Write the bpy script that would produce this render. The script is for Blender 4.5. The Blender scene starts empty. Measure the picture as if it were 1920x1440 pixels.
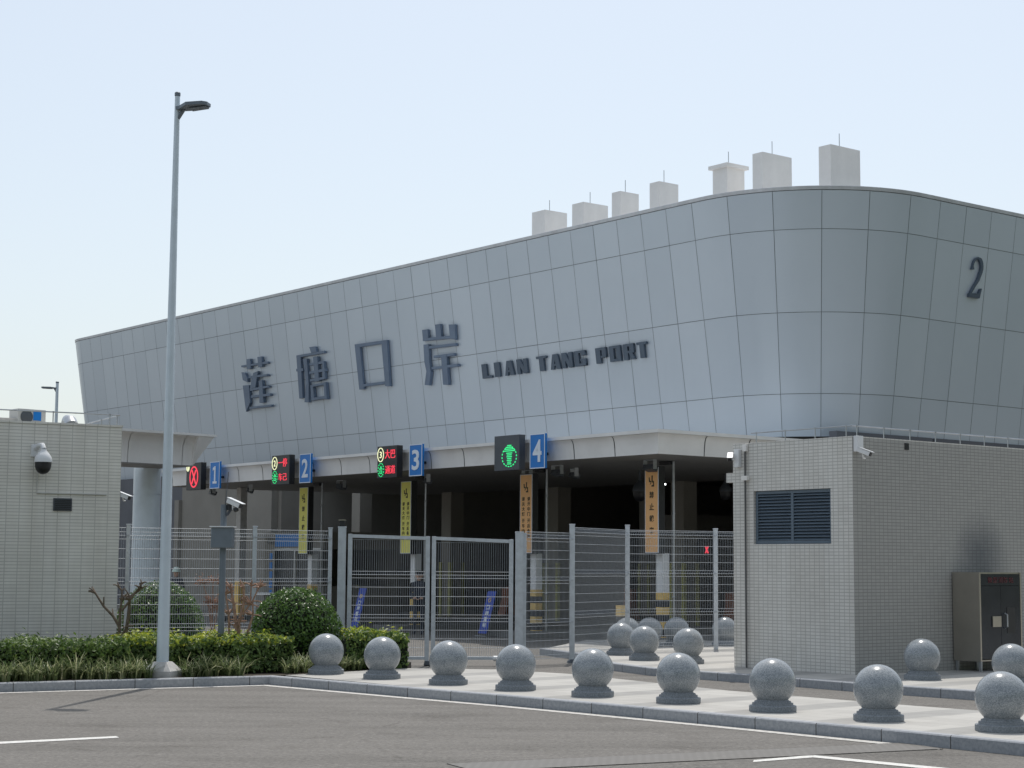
import bpy, bmesh, math, random
from mathutils import Vector, Matrix, Quaternion
random.seed(7)
R_ = math.radians
SC = bpy.context.scene
COL = SC.collection
# ------------------------------------------------------------ camera
FPX = 3300.0
cam = bpy.data.cameras.new('camera'); camo = bpy.data.objects.new('camera', cam); COL.objects.link(camo)
cam.sensor_fit = 'HORIZONTAL'; cam.sensor_width = 36.0; cam.lens = 36.0*FPX/1920.0
cam.clip_start = 0.1; cam.clip_end = 3000
camo.matrix_world = (Matrix.Translation((0, 0, 1.65)) @ Matrix.Rotation(math.pi/2+math.atan(341/FPX), 4, 'X') @ Matrix.Rotation(0.0065, 4, 'Z'))
SC.camera = camo
# ------------------------------------------------------------ world, sun, exposure
SUN_EL, SUN_AZ = 63.0, 6.5
w = bpy.data.worlds.new("World"); SC.world = w; w.use_nodes = True
nt = w.node_tree; bg = nt.nodes['Background']
sky = nt.nodes.new('ShaderNodeTexSky'); sky.sky_type = 'NISHITA'; sky.sun_disc = False
sky.sun_elevation = R_(SUN_EL); sky.sun_rotation = R_(SUN_AZ)
sky.air_density = 1.15; sky.dust_density = 2.0; sky.ozone_density = 1.0
hs = nt.nodes.new('ShaderNodeHueSaturation'); hs.inputs['Saturation'].default_value = .80
nt.links.new(sky.outputs[0], hs.inputs['Color'])
hz = nt.nodes.new('ShaderNodeMix'); hz.data_type = 'RGBA'; hz.inputs[0].default_value = .42; hz.inputs[7].default_value = (5.1, 5.52, 5.75, 1)   # high thin haze veil over the whole sky
nt.links.new(hs.outputs[0], hz.inputs[6]); nt.links.new(hz.outputs[2], bg.inputs[0]); bg.inputs[1].default_value = 0.15
sl = bpy.data.lights.new('sun', 'SUN'); so = bpy.data.objects.new('sun', sl); COL.objects.link(so)
sl.energy = 2.9; sl.angle = R_(0.55); sl.color = (1, .955, .89)
sd = Vector((math.sin(R_(SUN_AZ))*math.cos(R_(SUN_EL)), math.cos(R_(SUN_AZ))*math.cos(R_(SUN_EL)), math.sin(R_(SUN_EL))))
so.rotation_euler = sd.to_track_quat('Z', 'Y').to_euler(); so.location = (0, 0, 60)
SC.view_settings.view_transform = 'Standard'; SC.view_settings.look = 'None'
SC.view_settings.exposure = 0.0; SC.view_settings.gamma = 1.0
SC.cycles.max_bounces = 6

# ------------------------------------------------------------ materials
def sr(c):
    return tuple((x/255/12.92 if x/255 <= .04045 else ((x/255+.055)/1.055)**2.4) for x in c)
class NT:
    def __init__(s, name):
        s.m = bpy.data.materials.new(name); s.m.use_nodes = True; s.t = s.m.node_tree; s.n = s.t.nodes; s.l = s.t.links
        s.b = s.n['Principled BSDF']
    def node(s, t, **kw):
        x = s.n.new(t)
        for k, v in kw.items():
            if k.startswith('i_'):
                x.inputs[k[2:].replace('_', ' ')].default_value = v
            else: setattr(x, k, v)
        return x
    def link(s, a, b): s.l.new(a, b)
    def coord(s, kind='Object'):
        return s.node('ShaderNodeTexCoord').outputs[kind]
    def noise(s, scale, detail=4, vec=None, rough=.6):
        x = s.node('ShaderNodeTexNoise'); x.inputs['Scale'].default_value = scale; x.inputs['Detail'].default_value = detail; x.inputs['Roughness'].default_value = rough
        s.link(vec if vec is not None else s.coord(), x.inputs['Vector']); return x.outputs['Fac']
    def ramp(s, fac, stops):
        x = s.node('ShaderNodeValToRGB'); e = x.color_ramp.elements
        e[0].position = stops[0][0]; e[0].color = (*stops[0][1], 1); e[1].position = stops[-1][0]; e[1].color = (*stops[-1][1], 1)
        for p, c in stops[1:-1]:
            k = e.new(p); k.color = (*c, 1)
        s.link(fac, x.inputs[0]); return x.outputs[0]
    def mix(s, fac, a, b, mode='MIX'):
        x = s.node('ShaderNodeMix', data_type='RGBA', blend_type=mode)
        for i, v in ((0, fac), (6, a), (7, b)):
            if isinstance(v, (int, float)): x.inputs[i].default_value = v
            elif isinstance(v, tuple): x.inputs[i].default_value = (*v, 1)
            else: s.link(v, x.inputs[i])
        return x.outputs[2]
    def bump(s, h, strength=.3, dist=.01):
        x = s.node('ShaderNodeBump'); x.inputs['Strength'].default_value = strength; x.inputs['Distance'].default_value = dist
        s.link(h, x.inputs['Height']); s.link(x.outputs[0], s.b.inputs['Normal'])
    def base(s, c):
        if isinstance(c, tuple): s.b.inputs['Base Color'].default_value = (*c, 1)
        else: s.link(c, s.b.inputs['Base Color'])
    def set(s, rough=None, metal=None, spec=None):
        if rough is not None: s.b.inputs['Roughness'].default_value = rough
        if metal is not None: s.b.inputs['Metallic'].default_value = metal
        if spec is not None: s.b.inputs['Specular IOR Level'].default_value = spec
def paint(name, col, rough=.5, metal=0.0, var=.12, scale=3.0, spec=.5):
    n = NT(name); f = n.noise(scale, 5)
    n.base(n.ramp(f, [(.3, tuple(c*(1-var) for c in col)), (.7, tuple(min(1, c*(1+var)) for c in col))])); n.set(rough, metal, spec)
    return n.m
def emis(name, col, st):
    n = NT(name); n.base(tuple(c*.3 for c in col)); n.set(.5); n.b.inputs['Emission Color'].default_value = (*col, 1); n.b.inputs['Emission Strength'].default_value = st
    return n.m
M = {}
# facade panels: satin aluminium composite, each panel a hair different
n = NT('aluminium_panel'); at = n.node('ShaderNodeAttribute', attribute_name='pv'); f = n.noise(.35, 4)
c = n.ramp(at.outputs['Fac'], [(0, (.52, .585, .65)), (1, (.57, .635, .70))])
c = n.mix(.16, c, n.ramp(f, [(.3, (.46, .52, .58)), (.7, (.64, .70, .76))])); n.base(c); n.set(.30, .3, .5); M['panel'] = n.m
M['gap'] = paint('joint_sealant', (.19, .215, .24), .8)  # dark grey backing behind the panel joints
M['cap'] = paint('aluminium_coping', (.55, .57, .6), .35, .4)
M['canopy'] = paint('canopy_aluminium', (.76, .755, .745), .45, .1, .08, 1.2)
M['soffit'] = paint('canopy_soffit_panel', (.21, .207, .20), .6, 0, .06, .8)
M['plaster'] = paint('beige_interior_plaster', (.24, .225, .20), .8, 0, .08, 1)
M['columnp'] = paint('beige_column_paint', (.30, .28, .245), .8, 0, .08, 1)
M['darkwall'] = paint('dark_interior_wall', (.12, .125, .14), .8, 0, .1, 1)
M['white'] = paint('white_painted_metal', (.74, .75, .76), .4, 0, .05)
M['offwhite'] = paint('rooftop_shaft_render', (.83, .81, .78), .75, 0, .07, 1.3)
M['pole'] = paint('pale_blue_grey_pole_paint', (.62, .70, .76), .35, .1, .05, 4)
M['fence'] = paint('galvanised_fence_steel', (.40, .43, .46), .45, .3, .15, 14)
M['frame'] = paint('galvanised_frame_steel', (.54, .58, .62), .42, .2, .12, 9)
M['steel'] = paint('dull_steel', (.42, .44, .46), .35, .8, .12, 6)
M['stainless'] = paint('stainless_sheet', (.50, .47, .42), .28, .9, .08, 2.2)
M['darkglass'] = paint('dark_mirror_door', (.05, .055, .065), .22, .6, .15, 2.5)
M['black'] = paint('black_plastic', (.018, .019, .022), .4)
M['darkgrey'] = paint('dark_grey_metal', (.075, .085, .10), .45, .2)
M['cabinet'] = paint('slate_grey_cabinet', (.16, .19, .22), .45, .2)
M['letter'] = paint('slate_blue_letter_metal', (.15, .20, .28), .4, .3, .1, 2)
M['lettergrey'] = paint('dark_slate_letter_metal', (.085, .115, .155), .4, .3, .1, 2)
M['tan'] = paint('orange_tan_sign_face', (.90, .50, .21), .5, 0, .04)
M['yellow'] = paint('yellow_sign_face', (.84, .78, .17), .5, 0, .04)
M['blue'] = paint('blue_sign_face', sr((8, 118, 200)), .4, 0, .05)
M['navy'] = paint('blue_banner_cloth', sr((52, 80, 178)), .6, 0, .12)
M['numeral'] = paint('pale_numeral_film', sr((222, 230, 240)), .5, 0, .03)
M['ink'] = paint('dark_sign_ink', (.06, .05, .025), .6)
M['stripeyellow'] = paint('hazard_yellow_paint', (.78, .53, .17), .6, 0, .15, 8)
M['stripeblack'] = paint('hazard_black_paint', (.022, .025, .035), .6)
M['guard'] = paint('olive_yellow_guard', (.62, .60, .20), .55, 0, .12)
M['orange'] = paint('orange_plastic', (.42, .13, .05), .5)
M['concrete'] = paint('cast_concrete', (.50, .49, .47), .85, 0, .15, 9)
M['islandc'] = paint('grimy_island_concrete', (.17, .17, .165), .85, 0, .2, 5)
M['pvc'] = paint('pvc_conduit', (.5, .5, .47), .5)
M['pvcdark'] = paint('dark_conduit', (.10, .10, .10), .5)
M['louver'] = paint('blue_grey_louver_paint', (.12, .16, .205), .4, .2, .06)
M['acwhite'] = paint('aged_air_conditioner_casing', (.5, .5, .48), .5)
M['red'] = emis('red_led', (1, .06, .10), .95)
M['green'] = emis('green_led', (.05, .95, .3), .85)
M['yel'] = emis('yellow_led', (.95, .98, .6), 1.0)
M['lampglow'] = emis('interior_lamp_glow', (.95, .98, 1), 8)
M['redtext'] = paint('faded_red_lettering', (.09, .012, .018), .5)
M['bark'] = paint('pruned_bark', (.15, .115, .085), .9, 0, .3, 20)
M['barkred'] = paint('reddish_pruned_bark', (.34, .215, .155), .9, 0, .3, 20)
M['skin'] = paint('skin', (.5, .32, .24), .6)
M['cloth'] = paint('dark_uniform_cloth', (.03, .035, .05), .9)
M['helmet'] = paint('pale_green_helmet', (.5, .62, .56), .3)
# granite
n = NT('speckled_granite'); tc = n.coord()
v = n.node('ShaderNodeTexVoronoi'); v.inputs['Scale'].default_value = 150; n.link(tc, v.inputs['Vector'])
sep = n.node('ShaderNodeSeparateColor'); n.link(v.outputs['Color'], sep.inputs[0])
c = n.ramp(sep.outputs[0], [(0, (.13, .15, .165)), (.3, (.235, .26, .28)), (.62, (.29, .315, .335)), (1, (.42, .44, .45))])
c = n.mix(.25, c, n.ramp(n.noise(7, 4), [(.35, (.17, .20, .23)), (.65, (.40, .42, .43))])); n.base(c); n.set(.2, 0, .55); M['granite'] = n.m
M['granitebaseshade'] = paint('rough_granite_base_shaded', (.23, .25, .27), .7, 0, .35, 60)  # base tone darkened for the shade below the ball
n = NT('granite_kerb'); c = n.ramp(n.noise(30, 6), [(.3, (.24, .26, .285)), (.7, (.36, .375, .4))])
uvn = n.node('ShaderNodeUVMap'); br = n.node('ShaderNodeTexBrick', offset=0.0); br.inputs['Scale'].default_value = 1; br.inputs['Brick Width'].default_value = .8; br.inputs['Row Height'].default_value = 2.0
br.inputs['Mortar Size'].default_value = .006; br.inputs['Color1'].default_value = (.95, .95, .95, 1); br.inputs['Color2'].default_value = (1.12, 1.1, 1.08, 1); br.inputs['Mortar'].default_value = (.22, .2, .18, 1)
mp = n.node('ShaderNodeMapping'); mp.inputs['Location'].default_value = (.13, .9, 0); n.link(uvn.outputs[0], mp.inputs[0]); n.link(mp.outputs[0], br.inputs['Vector'])
n.base(n.mix(1.0, c, br.outputs['Color'], 'MULTIPLY')); n.set(.7); M['kerb'] = n.m
# paving
n = NT('granite_paving'); uvn = n.node('ShaderNodeUVMap')
def brick(n, w_, h_, mort, c1, c2, cm, off=0.0, loc=(0, 0, 0), rot=0.0, vec=None):
    mp = n.node('ShaderNodeMapping'); mp.inputs['Location'].default_value = loc; mp.inputs['Rotation'].default_value = (0, 0, rot)
    n.link(vec if vec is not None else n.node('ShaderNodeUVMap').outputs[0], mp.inputs[0])
    b = n.node('ShaderNodeTexBrick', offset=off); b.inputs['Scale'].default_value = 1; b.inputs['Brick Width'].default_value = w_; b.inputs['Row Height'].default_value = h_
    b.inputs['Mortar Size'].default_value = mort; b.inputs['Mortar Smooth'].default_value = .1
    b.inputs['Color1'].default_value = (*c1, 1); b.inputs['Color2'].default_value = (*c2, 1); b.inputs['Mortar'].default_value = (*cm, 1)
    n.link(mp.outputs[0], b.inputs['Vector']); return b
b = brick(n, .6, .3, .004, (.36, .35, .33), (.42, .41, .385), (.22, .21, .195), .5, rot=R_(48))
b2 = brick(n, 1.34, 90, .24, (1.07, 1.065, 1.05), (1.05, 1.045, 1.03), (.72, .725, .73), 0, rot=R_(48), loc=(.35, 40, 0))
c = n.mix(1.0, b.outputs['Color'], b2.outputs['Color'], 'MULTIPLY')
c = n.mix(.18, c, n.ramp(n.noise(2.5, 6), [(.3, (.30, .29, .27)), (.7, (.50, .49, .465))])); n.base(c); n.set(.75); M['paving'] = n.m
# asphalt
n = NT('worn_asphalt'); tc = n.coord()
mp = n.node('ShaderNodeMapping'); mp.inputs['Rotation'].default_value = (0, 0, R_(-10)); mp.inputs['Scale'].default_value = (.28, 1.7, 1); n.link(tc, mp.inputs[0])
c = n.ramp(n.noise(1.0, 7, mp.outputs[0], .7), [(.34, (.085, .081, .076)), (.44, (.14, .134, .125)), (.54, (.19, .181, .169)), (.68, (.24, .23, .215))])
f1 = n.noise(13, 9, rough=.95); c = n.mix(.5, c, n.ramp(f1, [(.38, (.035, .033, .031)), (.47, (.13, .123, .113)), (.53, (.18, .17, .156)), (.63, (.44, .42, .385))]))
f2 = n.noise(26, 6); c = n.mix(.35, c, n.ramp(f2, [(.38, (.065, .06, .053)), (.5, (.14, .13, .115)), (.7, (.17, .158, .14))]))
o1 = n.noise(.9, 3); c = n.mix(1.0, c, n.ramp(o1, [(.28, (.84, .83, .82)), (.44, (1.03, 1.03, 1.03)), (.9, (1.06, 1.06, 1.06))]), 'MULTIPLY')
vc = n.node('ShaderNodeTexVoronoi', feature='DISTANCE_TO_EDGE'); vc.inputs['Scale'].default_value = .23; n.link(tc, vc.inputs['Vector'])
wob = n.node('ShaderNodeMath', operation='MULTIPLY_ADD'); wob.inputs[1].default_value = .05; n.link(n.noise(3, 6), wob.inputs[0]); n.link(vc.outputs['Distance'], wob.inputs[2])
c = n.mix(1.0, c, n.ramp(wob.outputs[0], [(.022, (.8, .79, .78)), (.026, (1, 1, 1))]), 'MULTIPLY')
n.base(c); n.set(.85, 0, .3); n.bump(f1, .6, .012); M['asphalt'] = n.m
M['roadpaint'] = paint('road_marking_paint', (.62, .61, .58), .7, 0, .2, 25)
M['kerbline'] = paint('worn_edge_line_paint', (.50, .485, .455), .8, 0, .3, 18)
M['grate'] = paint('cast_iron_grate', (.09, .1, .11), .5, .4, .2, 10)
M['soil'] = paint('planting_soil', (.045, .035, .025), .95, 0, .3, 6)
# wall tiles
def tile(name, c1, c2, cm, w_=.095, h_=.049, off=0.0):
    n = NT(name); b = brick(n, w_, h_, .006, c1, c2, tuple(x*.95 for x in cm), off)
    c = n.mix(.18, b.outputs['Color'], n.ramp(n.noise(1.1, 5), [(.3, tuple(x*.7 for x in c1)), (.7, tuple(min(1, x*1.25) for x in c2))]))
    st = n.node('ShaderNodeMapping'); st.inputs['Scale'].default_value = (2.2, 2.2, .22); n.link(n.coord(), st.inputs[0])
    c = n.mix(1.0, c, n.ramp(n.noise(1.6, 6, st.outputs[0], .65), [(.34, (.90, .89, .875)), (.60, (1, 1, 1))]), 'MULTIPLY')
    n.base(c); n.set(.42, 0, .5); return n.m
M['tile'] = tile('cream_wall_tile', (.66, .645, .61), (.73, .715, .68), (.43, .415, .385))
M['tileleft'] = tile('cream_wall_tile_left', (.75, .73, .68), (.82, .80, .745), (.52, .505, .465), .19, .049)
M['tileshadesoot'] = None
n = NT('cream_wall_tile_shaded_sooted'); b = brick(n, .095, .049, .006, (.36, .355, .34), (.40, .395, .375), (.245, .24, .23))  # base tile colours carry this face's shade; the soot comes on top
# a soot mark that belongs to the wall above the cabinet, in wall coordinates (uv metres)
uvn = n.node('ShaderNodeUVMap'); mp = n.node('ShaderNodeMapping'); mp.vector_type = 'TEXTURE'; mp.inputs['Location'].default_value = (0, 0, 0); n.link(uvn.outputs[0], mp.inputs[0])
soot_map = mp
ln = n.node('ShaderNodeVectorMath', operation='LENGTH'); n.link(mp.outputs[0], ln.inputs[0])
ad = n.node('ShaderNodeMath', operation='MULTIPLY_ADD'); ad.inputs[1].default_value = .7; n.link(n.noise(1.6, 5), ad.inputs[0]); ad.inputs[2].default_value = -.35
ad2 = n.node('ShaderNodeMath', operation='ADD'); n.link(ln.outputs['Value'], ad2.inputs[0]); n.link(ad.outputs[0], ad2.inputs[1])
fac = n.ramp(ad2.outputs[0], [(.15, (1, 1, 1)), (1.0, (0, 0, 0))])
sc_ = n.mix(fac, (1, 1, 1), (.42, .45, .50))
c = n.mix(1.0, b.outputs['Color'], sc_, 'MULTIPLY'); n.base(c); n.set(.45); M['tileshadesoot'] = n.m
# foliage
def leafmat(name, stops, rough=.5):
    n = NT(name); at = n.node('ShaderNodeAttribute', attribute_name='pv')
    n.base(n.ramp(at.outputs['Fac'], stops)); n.set(rough, 0, .5)
    n.b.inputs['Transmission Weight'].default_value = 0
    tr = n.node('ShaderNodeBsdfTranslucent'); n.link(n.ramp(at.outputs['Fac'], [(s_[0], tuple(min(1, x*1.3) for x in s_[1])) for s_ in stops]), tr.inputs[0])
    mx = n.node('ShaderNodeMixShader'); mx.inputs[0].default_value = .3
    n.link(n.b.outputs[0], mx.inputs[1]); n.link(tr.outputs[0], mx.inputs[2]); n.link(mx.outputs[0], n.n['Material Output'].inputs[0]); return n.m
M['leaf'] = leafmat('glossy_shrub_leaf', [(0, (.035, .075, .015)), (.6, (.085, .17, .035)), (1, (.17, .27, .07))], .36)
M['hedge'] = leafmat('hedge_leaf', [(0, (.04, .075, .016)), (.5, (.10, .17, .04)), (1, (.22, .30, .08))])
M['golden'] = leafmat('golden_hedge_leaf', [(0, (.13, .18, .02)), (.5, (.32, .39, .035)), (1, (.54, .54, .07))])
M['grass'] = leafmat('variegated_grass_blade', [(0, (.05, .08, .03)), (.45, (.17, .22, .09)), (.75, (.40, .42, .22)), (1, (.62, .60, .40))], .5)
M['redleaf'] = leafmat('copper_leaf', [(0, (.16, .06, .03)), (1, (.38, .17, .09))])
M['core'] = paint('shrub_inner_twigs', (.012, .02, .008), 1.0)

# ------------------------------------------------------------ mesh helpers
class MB:
    def __init__(s): s.v = []; s.f = []; s.mi = []; s.pv = []; s.cur = 0; s.cpv = .5
    def add(s, vs, fs):
        o = len(s.v); s.v.extend([tuple(x) for x in vs])
        for f in fs: s.f.append([o+i for i in f]); s.mi.append(s.cur); s.pv.append(s.cpv)
        return s
    def box(s, x0, x1, y0, y1, z0, z1):
        return s.add([(x0, y0, z0), (x1, y0, z0), (x1, y1, z0), (x0, y1, z0), (x0, y0, z1), (x1, y0, z1), (x1, y1, z1), (x0, y1, z1)],
                     [(0, 3, 2, 1), (4, 5, 6, 7), (0, 1, 5, 4), (1, 2, 6, 5), (2, 3, 7, 6), (3, 0, 4, 7)])
    def bbox(s, x0, x1, y0, y1, z0, z1, b=.01):   # box with chamfered edges
        bm = bmesh.new(); bmesh.ops.create_cube(bm, size=1)
        for v in bm.verts: v.co = Vector(((x0+x1)/2+v.co.x*(x1-x0), (y0+y1)/2+v.co.y*(y1-y0), (z0+z1)/2+v.co.z*(z1-z0)))
        bmesh.ops.bevel(bm, geom=bm.edges[:], offset=b, segments=2, affect='EDGES', profile=.7)
        bm.verts.index_update(); s.add([v.co[:] for v in bm.verts], [[v.index for v in f.verts] for f in bm.faces]); bm.free(); return s
    def prism(s, pts, off):     # polygon (3d pts) extruded by vector off
        k = len(pts); off = Vector(off); a = [Vector(p) for p in pts]; b = [p+off for p in a]
        nrm = Vector((0, 0, 0))
        for i in range(k): nrm += a[i].cross(a[(i+1) % k])
        flip = nrm.dot(off) > 0
        f = [list(range(k))[::-1] if flip else list(range(k)), [k+i for i in (range(k) if flip else reversed(range(k)))]]
        for i in range(k):
            j = (i+1) % k; q = [i, j, k+j, k+i]; f.append(q if flip else q[::-1])
        return s.add([p[:] for p in a+b], f)
    def tube(s, pts, r, n=8, caps=True, squash=None):
        pts = [Vector(p) for p in pts]; rs = r if isinstance(r, (list, tuple)) else [r]*len(pts)
        o = len(s.v); vs = []; fs = []; prev = None
        for i, p in enumerate(pts):
            d = (pts[min(i+1, len(pts)-1)]-pts[max(i-1, 0)]).normalized()
            if prev is None:
                up = Vector((0, 0, 1)) if abs(d.z) < .9 else Vector((1, 0, 0)); x = d.cross(up).normalized()
            else: x = (prev-d*prev.dot(d)).normalized()
            prev = x; y = d.cross(x)
            for k in range(n):
                a = 2*math.pi*k/n; vs.append(p+(x*math.cos(a)+y*math.sin(a))*rs[i])
        for i in range(len(pts)-1):
            for k in range(n):
                fs.append((i*n+k, i*n+(k+1) % n, (i+1)*n+(k+1) % n, (i+1)*n+k))
        if caps: fs.append(list(range(n))[::-1]); fs.append([(len(pts)-1)*n+k for k in range(n)])
        return s.add([v[:] for v in vs], fs)
    def lathe(s, prof, n=32, c=(0, 0, 0)):
        vs = []; fs = []
        for r, z in prof:
            for k in range(n):
                a = 2*math.pi*k/n; vs.append((c[0]+r*math.cos(a), c[1]+r*math.sin(a), c[2]+z))
        m = len(prof)
        for i in range(m-1):
            for k in range(n): fs.append((i*n+k, i*n+(k+1) % n, (i+1)*n+(k+1) % n, (i+1)*n+k))
        fs.append(list(range(n))[::-1]); fs.append([(m-1)*n+k for k in range(n)])
        return s.add(vs, fs)
    def wire(s, pts, h, up):     # light 4-sided wire with fixed cross axes
        pts = [Vector(p) for p in pts]; vs = []; fs = []
        a, b = up
        for p in pts:
            for q in ((a*h), (b*h), (-a*h), (-b*h)): vs.append((p+q)[:])
        for i in range(len(pts)-1):
            for k in range(4): fs.append((i*4+k, i*4+(k+1) % 4, (i+1)*4+(k+1) % 4, (i+1)*4+k))
        return s.add(vs, fs)
    def build(s, name, mats, parent=None, smooth=False, uv=True, mat4=None, pv=False, angle=None):
        me = bpy.data.meshes.new(name); vs = s.v
        if mat4 is not None: vs = [(mat4 @ Vector(v))[:] for v in vs]
        me.from_pydata(vs, [], s.f)
        if not isinstance(mats, (list, tuple)): mats = [mats]
        for m in mats: me.materials.append(M[m] if isinstance(m, str) else m)
        if len(mats) > 1: me.polygons.foreach_set('material_index', s.mi)
        if smooth: me.polygons.foreach_set('use_smooth', [True]*len(me.polygons))
        if uv:
            ul = me.uv_layers.new(name='UVMap')
            for p in me.polygons:
                nn = p.normal
                t = Vector((1, 0, 0)) if abs(nn.z) > .95 else Vector((-nn.y, nn.x, 0)).normalized()
                for li in p.loop_indices:
                    co = me.vertices[me.loops[li].vertex_index].co
                    ul.data[li].uv = (co.x, co.y) if abs(nn.z) > .95 else (co.dot(t), co.z)
        if pv:
            a = me.attributes.new('pv', 'FLOAT', 'FACE'); a.data.foreach_set('value', s.pv)
        me.update()
        if angle is not None: me.set_sharp_from_angle(angle=R_(angle))
        o = bpy.data.objects.new(name, me); COL.objects.link(o)
        if parent is not None: o.parent = parent
        return o
def tag(o, label=None, cat=None, group=None, kind=None):
    if label: o['label'] = label
    if cat: o['category'] = cat
    if group: o['group'] = group
    if kind: o['kind'] = kind
    return o
def thing(name, label, cat, loc=(0, 0, 0), rz=0.0, group=None):
    o = bpy.data.objects.new(name, None); COL.objects.link(o); o.location = loc; o.rotation_euler = (0, 0, rz); o.empty_display_size = .2
    return tag(o, label, cat, group)
def copy_tree(o, parent=None):
    c = o.copy(); COL.objects.link(c); c.parent = parent
    for ch in list(o.children): copy_tree(ch, c)
    return c
# hall frame: local x = perpendicular to the front, local y = along the front (u), s = -u
GA = 38.2; GR = R_(GA); CA, SA = math.cos(GR), math.sin(GR)
def W(p, s, z=0.0): return (p*CA+s*SA, p*SA-s*CA, z)
def L(p, s, z, o):  # local coordinates inside a thing with rz=GR whose base is W(o)
    return (p-o[0], -(s-o[1]), z)
def text_faces(body, size, mb, fn, depth, bold=0.0, spacing=1.0, sx=1.0):
    """letters as solid geometry; fn(x, y) -> 3D point on the face, depth = thickness vector"""
    cu = bpy.data.curves.new('lettering', 'FONT'); cu.body = body; cu.size = size; cu.offset = bold; cu.space_character = spacing
    cu.resolution_u = 3
    ob = bpy.data.objects.new('lettering', cu); COL.objects.link(ob)
    dg = bpy.context.evaluated_depsgraph_get(); me = bpy.data.meshes.new_from_object(ob.evaluated_get(dg))
    vs = [v.co.copy() for v in me.vertices]
    if vs:
        dv = Vector(depth); k = len(vs)
        front = [Vector(fn(v.x*sx, v.y)) for v in vs]
        fs = [list(p.vertices) for p in me.polygons]
        ed = {}
        for f in fs:
            for i in range(len(f)):
                e = (f[i], f[(i+1) % len(f)]); ed[e] = ed.get(e, 0)+1
        allf = [[i+k for i in f] for f in fs]
        for (a, b_) in list(ed):
            if (b_, a) not in ed: allf.append([b_, a, a+k, b_+k])
        mb.add([(p+dv)[:] for p in front]+[p[:] for p in front], allf)
    COL.objects.unlink(ob); bpy.data.objects.remove(ob); bpy.data.curves.remove(cu); bpy.data.meshes.remove(me)
    xs = [v.x for v in vs] or [0]; ys = [v.y for v in vs] or [0]
    return min(xs), max(xs), min(ys), max(ys)
def fit_text(body, mb, x0, x1, y0, y1, fn, depth, bold=0.0, spacing=1.0):
    """scale the word so its ink fills the box x0..x1, y0..y1 of the face"""
    tmp = MB(); a, b, c_, d = text_faces(body, 1.0, tmp, lambda x, y: (x, y, 0), (0, 0, 0), bold, spacing)
    kx = (x1-x0)/max(1e-6, b-a); ky = (y1-y0)/max(1e-6, d-c_)
    text_faces(body, 1.0, mb, lambda x, y: fn(x0+(x-a)*kx, y0+(y-c_)*ky), depth, bold, spacing)

# ------------------------------------------------------------ ground, roads, kerbs
g = MB(); g.add([(-400, -60, 0), (400, -60, 0), (400, 700, 0), (-400, 700, 0)], [(0, 1, 2, 3)])
tag(g.build('road', 'asphalt'), kind='structure')
KF = [(-60, -7.0), (-6.53, 22.75), (-4.84, 23.7), (-3.32, 24.52), (-1.32, 22.45), (0.02, 21.1), (2.15, 18.74), (3.71, 16.92), (4.58, 15.85), (11, 8.6)]
KF[0] = (-60, 22.75-53.47*.56)
def offset_poly(pts, d):
    out = []
    for i, p in enumerate(pts):
        a = Vector(pts[max(i-1, 0)]); b = Vector(pts[min(i+1, len(pts)-1)]); p = Vector(p)
        d1 = (p-a).normalized() if i > 0 else (b-p).normalized(); d2 = (b-p).normalized() if i < len(pts)-1 else d1
        n1 = Vector((-d1.y, d1.x)); n2 = Vector((-d2.y, d2.x)); n_ = (n1+n2).normalized(); k = d/max(.3, n_.dot(n1))
        out.append((p.x+n_.x*k, p.y+n_.y*k))
    return out
def kerb(name, pts, wid, z0, z1, side=1):
    m = MB(); inn = offset_poly(pts, wid*side); acc = 0
    ins = offset_poly(pts, .012*side)
    vs = []; 
    for (x, y), (ix, iy), (jx, jy) in zip(pts, inn, ins):
        vs += [(x, y, z0), (x, y, z1-.012), (jx, jy, z1), (ix, iy, z1), (ix, iy, z0)]
    fs = []
    for i in range(len(pts)-1):
        for k in range(4):
            q = [i*5+k, (i+1)*5+k, (i+1)*5+k+1, i*5+k+1]; fs.append(q if side > 0 else q[::-1])
    fs.append([0, 1, 2, 3, 4]); fs.append([(len(pts)-1)*5+k for k in (4, 3, 2, 1, 0)])
    m.add(vs, fs); o = m.build(name, 'kerb', uv=False); me = o.data
    ul = me.uv_layers.new(name='UVMap'); d = [0]
    for i in range(1, len(pts)): d.append(d[-1]+(Vector(pts[i])-Vector(pts[i-1])).length)
    for p in me.polygons:
        for li in p.loop_indices:
            vi = me.loops[li].vertex_index; ul.data[li].uv = (d[min(vi//5, len(d)-1)], me.vertices[vi].co.z)
    return tag(o, kind='structure')
# make kerb walls stand; side=1 is to the left of travel (away from the camera)
kerb('kerb', KF, .13, -.02, .12)
def slab(name, pts, z, mat, thick=.14):
    m = MB(); m.prism([(x, y, z-thick) for x, y in pts], (0, 0, thick)); return tag(m.build(name, mat), kind='structure')
KI = offset_poly(KF, .131)
BED = [(-3.14, 24.80), (-2.29, 25.75), (-1.66, 26.6), (-1.58, 28.4), (-2.4, 29.0), (-2.95, 29.2), (-5.9, 27.6), (-5.9, 31.5), (-70, 20)]
slab('pavement', [(-3.12, 24.72)]+[KI[k] for k in range(4, 10)]+[(9.5, 14.6), (4.52, 20.0), (2.72, 22.25), (.9, 25.4), (-.2, 26.4), (-1.64, 26.58), (-2.27, 25.73)], .12, 'paving')
m = MB(); m.prism([(x, y, -.02) for x, y in [KI[0], KI[1], KI[2], (-3.32, 24.68)]+BED[:]], (0, 0, .135)); tag(m.build('planting_bed', 'soil'), kind='structure')
KB = [(.55, 33.3), (1.25, 31.3), (1.42, 29.3), (1.62, 28.35), (2.14, 27.1), (3.13, 25.87), (3.37, 25.62), (4.03, 24.74), (4.61, 23.92), (5.21, 23.24), (6.0, 22.35), (8.4, 19.6), (14, 13.2)]
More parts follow.
